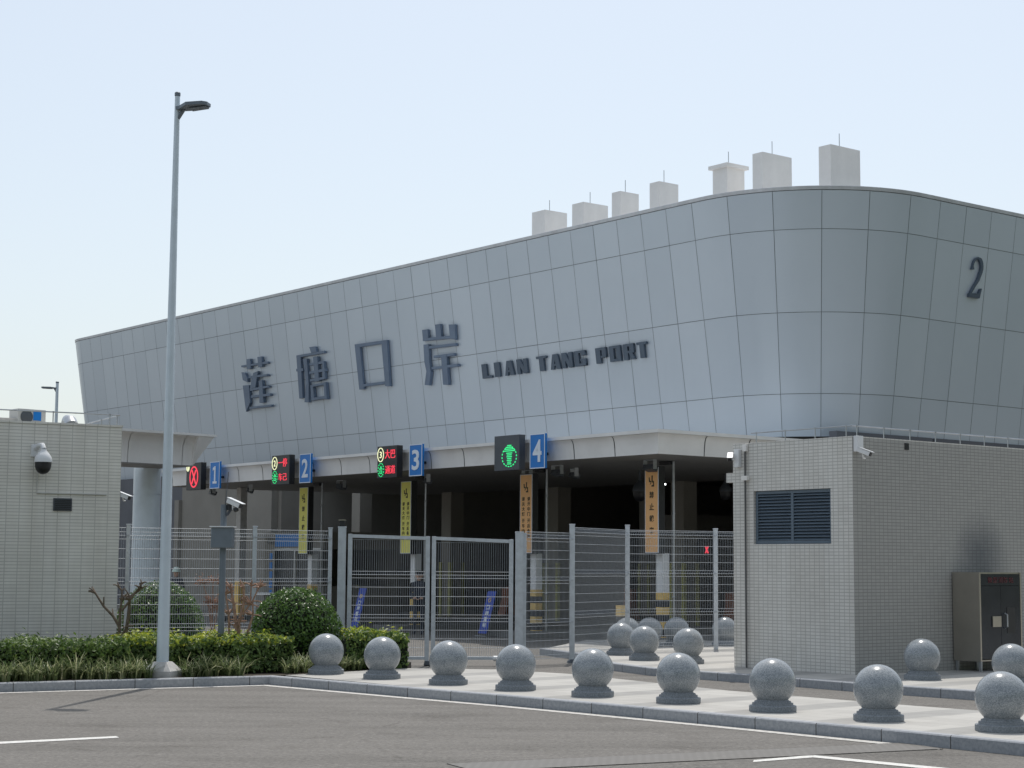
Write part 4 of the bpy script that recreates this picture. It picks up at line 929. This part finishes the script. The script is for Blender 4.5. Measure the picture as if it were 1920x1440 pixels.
street_lamp('tall pale blue grey street lamp standing in the hedge on the left', (-4.74, 24.26, .12), 8.1, R_(-12))
street_lamp('distant small street lamp rising behind the left gatehouse roof', (-16.1, 62, 0), 8.0, R_(170), .6, .09, .05, False)

# ------------------------------------------------------------ camera pole in the hedge
t = thing('camera_pole', 'grey pole with a slate cabinet and antenna in the hedge', 'pole', (-4.13, 25.35, .12), 0)
m = MB(); m.tube([(0, 0, 0), (0, 0, 2.38)], .045, 12); m.build('pole', 'cabinet', t, smooth=True, angle=50)
m = MB(); m.bbox(-.15, .15, -.15, .09, 1.76, 2.05, .008); m.build('cabinet', 'cabinet', t)
m = MB(); m.prism([(-.17, -.18, 2.052), (.17, -.18, 2.052), (.17, .12, 2.052), (-.17, .12, 2.052)], (0, 0, .016)); m.build('cabinet_roof', 'white', t)
m = MB(); m.tube([(.02, 0, 2.35), (.055, 0, 2.85)], .006, 5); m.tube([(0, 0, 2.2), (.06, -.02, 2.24), (.12, -.02, 2.33)], .022, 8); m.build('antenna', 'darkgrey', t)
bullet('white bullet camera with dark round illuminators on the hedge pole', (-3.97, 25.3, 2.52), R_(-25), -22, s=.72, arm=(0, .03, -.12))
m = MB(); 
t = [o for o in bpy.data.objects if o.get('label', '').startswith('white bullet camera with dark')][0]
m.tube([(-.12, .0, -.02), (-.12, -.001, -.14)], .05, 10); m.tube([(.02, 0, -.1), (.05, 0, -.16)], .05, 12); m.build('illuminator', 'black', t)

# ------------------------------------------------------------ fences and gate
FZ = [.08, .26, .44, .62]
def mesh_panel(a, b, z0, z1, parent, step=.036, folds=(2.08, 1.37, .66, .05), wr=.0029, name='mesh_panel'):
    """welded panel with V folds between points a and b (world xy)"""
    a = Vector((*a, 0)); b = Vector((*b, 0)); L_ = (b-a).length; d = (b-a).normalized(); n_ = Vector((d.y, -d.x, 0)); up = Vector((0, 0, 1))
    m = MB(); zs = []
    for f in folds:
        if z0 <= f <= z1: zs += [(f-.055, 0), (f, .04), (f+.055, 0)]
    zs = [q for q in zs if z0 < q[0] < z1]; zs = sorted([(z0, 0)]+zs+[(z1, 0)])
    n = int(L_/step)
    for k in range(n+1):
        p = a+d*(L_*k/n); m.wire([p+up*z+n_*o_ for z, o_ in zs], wr, (d, n_))
    hz = [(z, o_) for z, o_ in zs]
    ff = sorted([f for f in folds])
    for lo, hi in zip(ff[:-1], ff[1:]):
        k = 3
        for j in range(1, k+1): hz.append((lo+.055+(hi-lo-.11)*j/(k+1), 0))
    for z, o_ in hz:
        if z0 <= z <= z1: m.wire([a+up*z+n_*(o_+.004), b+up*z+n_*(o_+.004)], wr*1.25, (up, n_))
    return m.build(name, 'fence', parent, uv=False)
def fpost(x, y, z0, z1, r, parent, rz=0.0, cap=True, name='post', mat='frame'):
    m = MB(); m.bbox(-r, r, -r, r, z0, z1, .006)
    if cap: m.bbox(-r-.006, r+.006, -r-.006, r+.006, z1, z1+.02, .004)
    return m.build(name, mat, parent, mat4=Matrix.Translation((x, y, 0)) @ Matrix.Rotation(rz, 4, 'Z'))
A = [(-7.2, 26.9), (-5.93, 27.4), (-4.1, 28.3), (-2.98, 29.15)]
t = thing('mesh_fence', 'grey welded mesh fence run behind the left hedge and bushes', 'fence', (A[1][0], A[1][1], .12))
off = Matrix.Translation((-A[1][0], -A[1][1], -.12))
def reparent_world(objs, t):
    for o in objs: o.parent = t; o.matrix_parent_inverse = Matrix.Translation(t.location).inverted()
objs = [mesh_panel(A[i], A[i+1], .14, 2.2, None) for i in range(3)]+[fpost(x, y, .1, 2.24, .03, None) for x, y in A[1:]]
reparent_world(objs, t)
# gate posts and leaves
gp = [(-2.80, 29.3), (.14, 29.5)]
t = thing('steel_gate', 'double leaf grey steel mesh gate between two thick posts', 'gate', (-1.33, 29.4, 0))
objs = [fpost(gp[0][0], gp[0][1], 0, 2.26, .064, None, .05, name='gate_post'), fpost(gp[1][0], gp[1][1], 0, 2.2, .064, None, .05, name='gate_post')]
m = MB(); m.bbox(gp[0][0]-.045, gp[0][0]+.045, gp[0][1]-.045, gp[0][1]+.045, 2.285, 2.38, .01); o = m.build('warning_lamp', 'black', None); objs.append(o)
m = MB(); m.box(gp[0][0]-.06, gp[0][0]+.06, gp[0][1]-.06, gp[0][1]+.06, 2.381, 2.395); objs.append(m.build('warning_lamp_top', 'stainless', None))
def leaf(x0, y0, x1, y1, ztl, ztr):
    a = Vector((x0, y0, 0)); b = Vector((x1, y1, 0)); d = (b-a).normalized(); rz = math.atan2(d.y, d.x); L_ = (b-a).length
    m = MB(); w_ = .035
    m.bbox(0, w_*2, -w_, w_, .1, ztl, .006); m.bbox(L_-w_*2, L_, -w_, w_, .0, ztr, .006)
    m.prism([(w_*2, -w_*.8, ztl-.06), (L_-w_*2, -w_*.8, ztr-.06), (L_-w_*2, -w_*.8, ztr-.005), (w_*2, -w_*.8, ztl-.005)], (0, w_*1.6, 0)); m.bbox(w_*2, L_-w_*2, -w_*.8, w_*.8, .1, .15, .004)
    fr = m.build('gate_leaf', 'frame', None, mat4=Matrix.Translation(a) @ Matrix.Rotation(rz, 4, 'Z'))
    pnl = mesh_panel((a+d*.07)[:2], (b-d*.07)[:2], .15, min(ztl, ztr)-.06, None, folds=(1.49, .78, .1))
    return fr, pnl
fr1, p1 = leaf(-2.70, 29.3, -1.345, 29.38, 2.16, 2.13)
fr2, p2 = leaf(.04, 29.48, -1.315, 29.40, 2.09, 2.13)
reparent_world(objs+[fr1, fr2], t)
for fr, p in ((fr1, p1), (fr2, p2)):
    p.parent = fr
m = MB(); m.tube([(-.28, 29.30, .13), (.06, 29.33, .13)], .045, 12); o = m.build('slide_bolt', 'white', None, smooth=True, angle=40); o.parent = fr2
m = MB(); m.lathe([(.05, 0), (.06, .02), (.045, .08)], 12, (-1.37, 29.36, .0)); o = m.build('ground_stop', 'darkgrey', None); reparent_world([o], t)
# right fence: a straight stub, a swung panel and two runs towards the tiled building
B = [(.24, 29.55), (1.06, 30.6), (2.15, 32.6), (3.86, 33.35), (4.6, 33.7)]
t = thing('mesh_fence', 'grey welded mesh fence run between the gate and the right tiled building', 'fence', (B[1][0], B[1][1], 0))
objs = [mesh_panel(B[0], B[1], .1, 2.22, None, folds=(2.12, 1.41, .7, .1)), mesh_panel(B[1], B[2], .1, 2.32, None, folds=(2.24, 1.53, .82, .12)), mesh_panel(B[2], B[3], .16, 2.32, None, folds=(2.24, 1.53, .82, .2)), mesh_panel(B[3], B[4], .16, 2.32, None, folds=(2.24, 1.53, .82, .2))]
objs += [fpost(.22, 29.55, 0, 2.18, .04, None), fpost(B[1][0], B[1][1], .03, 2.36, .045, None), fpost(B[2][0], B[2][1], .1, 2.4, .04, None), fpost(B[3][0], B[3][1], .12, 2.36, .04, None)]
m = MB(); m.lathe([(.09, 0), (.08, .03), (.05, .06)], 12, (B[1][0], B[1][1], 0)); objs.append(m.build('post_foot', 'darkgrey', None))
reparent_world(objs, t)

# ------------------------------------------------------------ planting
def leaf_quad(m, p, nrm, size, asp=.5, curl=0.0):
    nrm = nrm.normalized(); r = Vector((random.uniform(-1, 1), random.uniform(-1, 1), random.uniform(-1, 1)))
    t = nrm.cross(r).normalized(); b = nrm.cross(t)
    a = t*size; c_ = b*size*asp
    m.add([(p-a*.5)[:], (p+c_*.5+a*.05)[:], (p+a*.5-nrm*size*.12)[:], (p-c_*.5+a*.05)[:]], [(0, 1, 2, 3)])
def dome_bush(label, loc, rx, ry, h, n, seed):
    random.seed(seed); t = thing('round_bush', label, 'bush', loc, 0, 'clipped round bushes')
    m = MB(); lump = [(Vector((random.gauss(0, 1), random.gauss(0, 1), random.gauss(0, 1))).normalized(), random.uniform(-.035, .05)) for _ in range(40)]
    for i in range(n):
        u = random.uniform(-.93, 1); a = random.uniform(0, 2*math.pi); q = math.sqrt(1-u*u)
        dirv = Vector((q*math.cos(a), q*math.sin(a), u)); k = 1.0
        for lv_, am in lump:
            c_ = dirv.dot(lv_)
            if c_ > .9: k += am*(c_-.9)*10
        dep = random.random()**2*.16; k *= 1-dep+random.gauss(0, .012)
        if random.random() < .02: k += random.uniform(.02, .06)
        p = Vector((dirv.x*rx*k, dirv.y*ry*k, h*.42+dirv.z*h*.58*k))
        if p.z < .03: p.z = random.uniform(.03, .2)
        nn = dirv+Vector((random.gauss(0, .55), random.gauss(0, .55), random.gauss(0, .55)))
        m.cpv = min(1, max(0, random.gauss(.5, .25))); leaf_quad(m, p, nn, random.uniform(.04, .072), .5)
    m.build('foliage', 'leaf', t, uv=False, pv=True)
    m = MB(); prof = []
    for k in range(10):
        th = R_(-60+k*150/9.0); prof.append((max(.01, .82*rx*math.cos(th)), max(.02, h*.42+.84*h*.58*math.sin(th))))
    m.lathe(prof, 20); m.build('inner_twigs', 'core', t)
    m = MB(); m.tube([(0, 0, -.02), (.02, 0, .25)], [.05, .04], 8); m.tube([(.08, .02, -.02), (.12, 0, .25)], [.03, .02], 6); m.build('trunk', 'bark', t)
dome_bush('clipped round green bush in front of the fence beside the left gate post', (-3.27, 27.1, .12), .68, .66, 1.18, 8000, 3)
dome_bush('clipped round green bush behind the fence and the street lamp pole', (-5.78, 29.3, .12), .72, .68, 1.22, 6500, 5)
def hedge(name, label, path, wid, h, dens, seed, goldf):
    """box hedge following a centre line"""
    random.seed(seed); t = thing(name, label, 'hedge', (path[0][0], path[0][1], .12), 0, 'low clipped hedges by the kerb'); ox, oy = path[0]
    P = [Vector((x-ox, y-oy, 0)) for x, y in path]; segs = [(P[i], P[i+1], (P[i+1]-P[i]).length) for i in range(len(P)-1)]; tot = sum(s[2] for s in segs)
    m = MB(); n = int(tot*dens)
    bump = lambda u, v: .03*math.sin(u*5.1+seed)+.025*math.sin(u*11.7+v*7)+.02*math.sin(v*13+u*3)
    for i in range(n):
        d = random.uniform(0, tot); u = d
        for a, b, l in segs:
            if d <= l: break
            d -= l
        dr = (b-a).normalized(); nn = Vector((-dr.y, dr.x, 0)); base = a+dr*d
        face = random.random()
        if face < .52:    # top
            v = random.uniform(-.5, .5); hh = h+bump(u, v)-random.random()**2*.1; p = base+nn*v*wid; p.z = hh; nr = Vector((0, 0, 1)); gold = goldf; m.cur = 1 if random.random() < gold*(1 if hh > h-.06 else .5)*(1 if v > -.12 else .35) else 0
        elif face < .92:  # camera side
            z = random.uniform(.03, 1)*h; p = base-nn*(wid*.5+bump(u, z)-random.random()**2*.12); p.z = z; nr = -nn; m.cur = 1 if (z > h*.8 and random.random() < goldf*.35) else 0
        else:
            e = random.choice((0, 1)); z = random.uniform(.03, 1)*h; base = P[0] if e == 0 else P[-1]; p = base+nn*random.uniform(-.5, .5)*wid+(-1 if e == 0 else 1)*dr*random.uniform(-.1, .02); p.z = z; nr = dr*(-1 if e == 0 else 1); m.cur = 0
        if random.random() < .07: p += nr*random.uniform(.02, .09)
        nr = nr+Vector((random.gauss(0, .6), random.gauss(0, .6), random.gauss(0, .5)+.25))
        m.cpv = min(1, max(0, random.gauss(.5, .28))); leaf_quad(m, p, nr, random.uniform(.045, .085), .5)
    m.build('foliage', ['hedge', 'golden'], t, uv=False, pv=True)
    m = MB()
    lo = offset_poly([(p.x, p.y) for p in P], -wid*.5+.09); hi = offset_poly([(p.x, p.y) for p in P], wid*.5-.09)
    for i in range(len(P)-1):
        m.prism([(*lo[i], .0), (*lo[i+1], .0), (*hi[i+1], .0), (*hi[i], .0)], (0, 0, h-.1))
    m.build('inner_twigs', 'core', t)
dv = Vector((.868, .497))
def along(d, o_): return (-6.53+dv.x*d-dv.y*o_, 22.75+dv.y*d+dv.x*o_)
hedge('hedge', 'long low green hedge against the left gatehouse wall, darker at its shaded back', [along(-6, 1.30), along(1.9, 1.30)], 1.3, .47, 2300, 11, .0)
hedge('hedge', 'golden topped low hedge around the street lamp and camera pole', [along(1.96, 1.42), along(4.35, 1.32)], 1.4, .50, 2900, 12, .95)
hedge('hedge', 'short golden topped hedge block between the round bush and the gate', [(-2.52, 26.75), (-1.62, 26.95)], 1.0, .52, 2600, 13, .85)
# grass clumps along the kerb
random.seed(21); m = MB()
def clump(x, y, z, r, n, L0):
    for _ in range(n):
        a = random.uniform(0, 2*math.pi); q = random.uniform(0, r*.5); Ln = L0*random.uniform(.6, 1.15); lean = random.uniform(.35, 1.25); w_ = random.uniform(.008, .015)
        d = Vector((math.cos(a), math.sin(a), 0)); s_ = Vector((-d.y, d.x, 0)); base = Vector((x, y, z))+d*q; vs = []
        m.cpv = min(1, max(0, random.gauss(.43, .28)))
        for k in range(4):
            u = k/3; p = base+d*(lean*Ln*u*u*.8)+Vector((0, 0, Ln*(u-.42*lean*u*u*1.3))); ww = w_*(1-u*.85); vs += [(p-s_*ww)[:], (p+s_*ww)[:]]
        m.add(vs, [(0, 1, 3, 2), (2, 3, 5, 4), (4, 5, 7, 6)])
for i in range(240):
    d = random.uniform(-5.9, 3.45); o_ = random.uniform(.24, .72)
    x, y = along(d, o_)
    if (Vector((x, y))-Vector((-4.74, 24.26))).length < .24: continue
    clump(x, y, .115, .2, 34, random.uniform(.2, .44))
for i in range(80):
    u = random.random(); x = -3.1+u*1.4+random.uniform(-.08, .08); y = 25.05+u*1.5+random.uniform(-.02, .5)
    clump(x-.04, y+.08, .12, .12, 26, random.uniform(.24, .36))
tag(m.build('border_grass', 'grass', uv=False, pv=True), 'variegated tufts of border grass spilling along the kerb', 'grass', kind='stuff')
# pruned bare shrubs
def pruned(label, loc, stems, mat, tufts=0, seed=1, leafm=None):
    random.seed(seed); t = thing('pruned_shrub', label, 'shrub', loc, 0, 'hard pruned bare shrubs')
    m = MB(); lf = MB()
    for st in stems:
        pts = st[0]; m.tube(pts, [st[1]*(1-.55*i/(len(pts)-1)) for i in range(len(pts))], 7)
        e = Vector(pts[-1]); m.tube([(e-Vector((0, 0, .015)))[:], (e+Vector((0, 0, .015)))[:]], st[1]*.85, 6)
        for _ in range(int(st[2]*2.6)):
            k = Vector(pts[random.randrange(len(pts)//2, len(pts))]); d = Vector((random.uniform(-1, 1), random.uniform(-.6, .6), random.uniform(-.1, .9))).normalized()*random.uniform(.05, .15)
            m.tube([k[:], (k+d*.6+Vector((0, 0, .01)))[:], (k+d)[:]], [.014, .010, .009], 5, True)
            if leafm:
                for _ in range(7): lf.cpv = random.random(); leaf_quad(lf, k+d+Vector((random.gauss(0, .03),)*1+(random.gauss(0, .03), random.gauss(0, .03))), Vector((random.gauss(0, 1), random.gauss(0, 1), 1)), .035, .5)
    m.build('branches', mat, t, uv=False, smooth=True, angle=60)
    if leafm: lf.build('foliage', leafm, t, uv=False, pv=True)
pruned('bare pruned shrub with forked stems against the left gatehouse corner', (-5.6, 25.45, .12),
       [([(0, 0, 0), (-.02, 0, .4), (.0, 0, .62), (-.10, 0, .78), (-.24, 0, .92), (-.36, 0, 1.10), (-.44, 0, 1.13)], .028, 2), ([(.05, 0, 0), (.08, .02, .45), (.12, .02, .8), (.13, .02, 1.05), (.28, 0, 1.16), (.29, 0, 1.24)], .032, 3),
        ([(.0, 0, .55), (.0, 0, .85), (.02, 0, 1.0), (.02, 0, 1.14), (-.03, 0, 1.2)], .022, 3), ([(.0, 0, .45), (.1, 0, .62), (.12, 0, .8)], .02, 1), ([(.02, 0, .85), (.14, -.02, 1.0), (.3, -.02, 1.24)], .02, 3)], 'bark', seed=4)
pruned('reddish pruned shrub with knuckled twigs right of the camera pole', (-3.98, 25.7, .12),
       [([(0, 0, 0), (-.02, 0, .3), (.02, 0, .6), (-.03, 0, .95), (-.08, 0, 1.18)], .035, 8), ([(.03, 0, 0), (.06, 0, .35), (.05, 0, .7), (.12, 0, 1.0), (.10, 0, 1.2)], .032, 8), ([(.05, 0, .3), (.18, 0, .55), (.25, 0, .8), (.24, 0, 1.0), (.33, 0, 1.2)], .022, 8),
        ([(-.03, 0, .1), (-.08, 0, .4), (-.10, .0, .8), (-.15, 0, 1.1)], .025, 7), ([(.1, 0, .8), (.2, 0, .95), (.22, 0, 1.22)], .018, 7)], 'barkred', seed=6)
pruned('small pruned shrub with copper leaves behind the fence left of the camera pole', (-4.83, 28.7, .12),
       [([(0, 0, 0), (.0, 0, .5), (-.06, 0, .9), (-.15, 0, 1.22)], .02, 8), ([(.02, 0, .3), (.08, 0, .8), (.12, 0, 1.2)], .018, 8), ([(.0, 0, .5), (.02, 0, .9), (.0, 0, 1.25)], .016, 8)], 'barkred', seed=8, leafm='redleaf')
# ------------------------------------------------------------ people
def person(label, loc, rz, head, seed=0):
    t = thing('person', label, 'person', loc, rz); t.scale = (.86,)*3
    nodes = [(0, 0, .95), (0, 0, 1.15), (0, 0, 1.38), (0, 0, 1.5), (.09, 0, .88), (.10, -.03, .48), (.10, 0, .08), (.10, -.14, .04), (-.09, 0, .88), (-.11, -.02, .48), (-.12, 0, .08), (-.12, -.14, .04),
             (.18, 0, 1.39), (.25, .03, 1.12), (.15, -.16, 1.02), (-.18, 0, 1.39), (-.25, .03, 1.12), (-.15, -.16, 1.02)]
    edges = [(0, 1), (1, 2), (2, 3), (0, 4), (4, 5), (5, 6), (6, 7), (0, 8), (8, 9), (9, 10), (10, 11), (2, 12), (12, 13), (13, 14), (2, 15), (15, 16), (16, 17)]
    radii = [(.16, .12), (.15, .115), (.17, .12), (.06, .06), (.095, .095), (.065, .065), (.05, .05), (.045, .04), (.095, .095), (.065, .065), (.05, .05), (.045, .04), (.07, .07), (.052, .052), (.04, .04), (.07, .07), (.052, .052), (.04, .04)]
    bo = bpy.data.meshes.new('body'); bo.from_pydata(nodes, edges, []); o = bpy.data.objects.new('body', bo); COL.objects.link(o)
    bm = bmesh.new(); bm.from_mesh(bo); ly = bm.verts.layers.skin.verify(); bm.verts.ensure_lookup_table()
    for v, r in zip(bm.verts, radii): v[ly].radius = r
    bm.verts[0][ly].use_root = True; bm.to_mesh(bo); bm.free()
    o.modifiers.new('skin', 'SKIN'); s2 = o.modifiers.new('sub', 'SUBSURF'); s2.levels = 2; s2.render_levels = 2; bo.materials.append(M['cloth']); o.parent = t
    m = MB(); m.lathe([(.04, -.13), (.05, -.1), (.075, -.06), (.088, 0), (.085, .06), (.06, .1)], 18, (0, -.02, 1.62))
    m.tube([(0, -.10, 1.63), (0, -.125, 1.60)], [.012, .016], 6); m.box(-.035, .035, -.112, -.104, 1.555, 1.565)
    for sx in (-1, 1): m.tube([(sx*.085, -.02, 1.60), (sx*.1, -.015, 1.64)], .014, 6)
    m.build('head', 'skin', t, smooth=True, angle=50)
    m = MB()
    for sx in (-1, 1):
        m.bbox(sx*.10-.045, sx*.10+.045, -.235, -.165, .985, 1.035, .012)
        for f in range(4): m.tube([(sx*(.08-.02*0)+sx*(-.035), -.17-.018*f, 1.0), (sx*.02, -.185-.018*f, .985-.004*f), (sx*.0, -.19-.016*f, .97)], .0085, 6)
        m.tube([(sx*.09, -.17, 1.03), (sx*.05, -.185, 1.05)], .011, 6)
    m.build('hands', 'skin', t, smooth=True, angle=50)
    m = MB()
    if head == 'helmet': m.lathe([(.135, 0), (.13, .04), (.11, .1), (.07, .14), (.02, .155)], 18, (0, -.01, 1.66)); m.lathe([(.15, -.01), (.15, .0)], 18, (0, -.03, 1.66)); m.build('helmet', 'helmet', t, smooth=True, angle=50)
    else: m.lathe([(.1, 0), (.105, .03), (.13, .07), (.12, .09), (.02, .10)], 18, (0, -.01, 1.67)); m.prism([(-.07, -.1, 1.675), (.07, -.1, 1.675), (.05, -.17, 1.66), (-.05, -.17, 1.66)], (0, 0, .012)); m.build('cap', 'black', t, smooth=True, angle=40)
    return t
person('person in dark clothes and a pale helmet standing behind the far round bush', (-9.44, 50, 0), R_(-14), 'helmet')
person('guard in dark uniform and cap standing beside the striped post behind the left gate leaf', (-2.19, 42.4, 0), R_(-5), 'cap')
# hanging dome cameras under the canopy
dome_cam('dark hanging dome camera under the canopy right of blue sign 4', W(28.6, -31.35, 3.72), 0, .22, False, 1.15, 'darkgrey')
dome_cam('dark hanging dome camera by the inner column right of the right orange sign', W(31.2, -31.05, 3.75), 0, .2, False, 1.0, 'darkgrey')
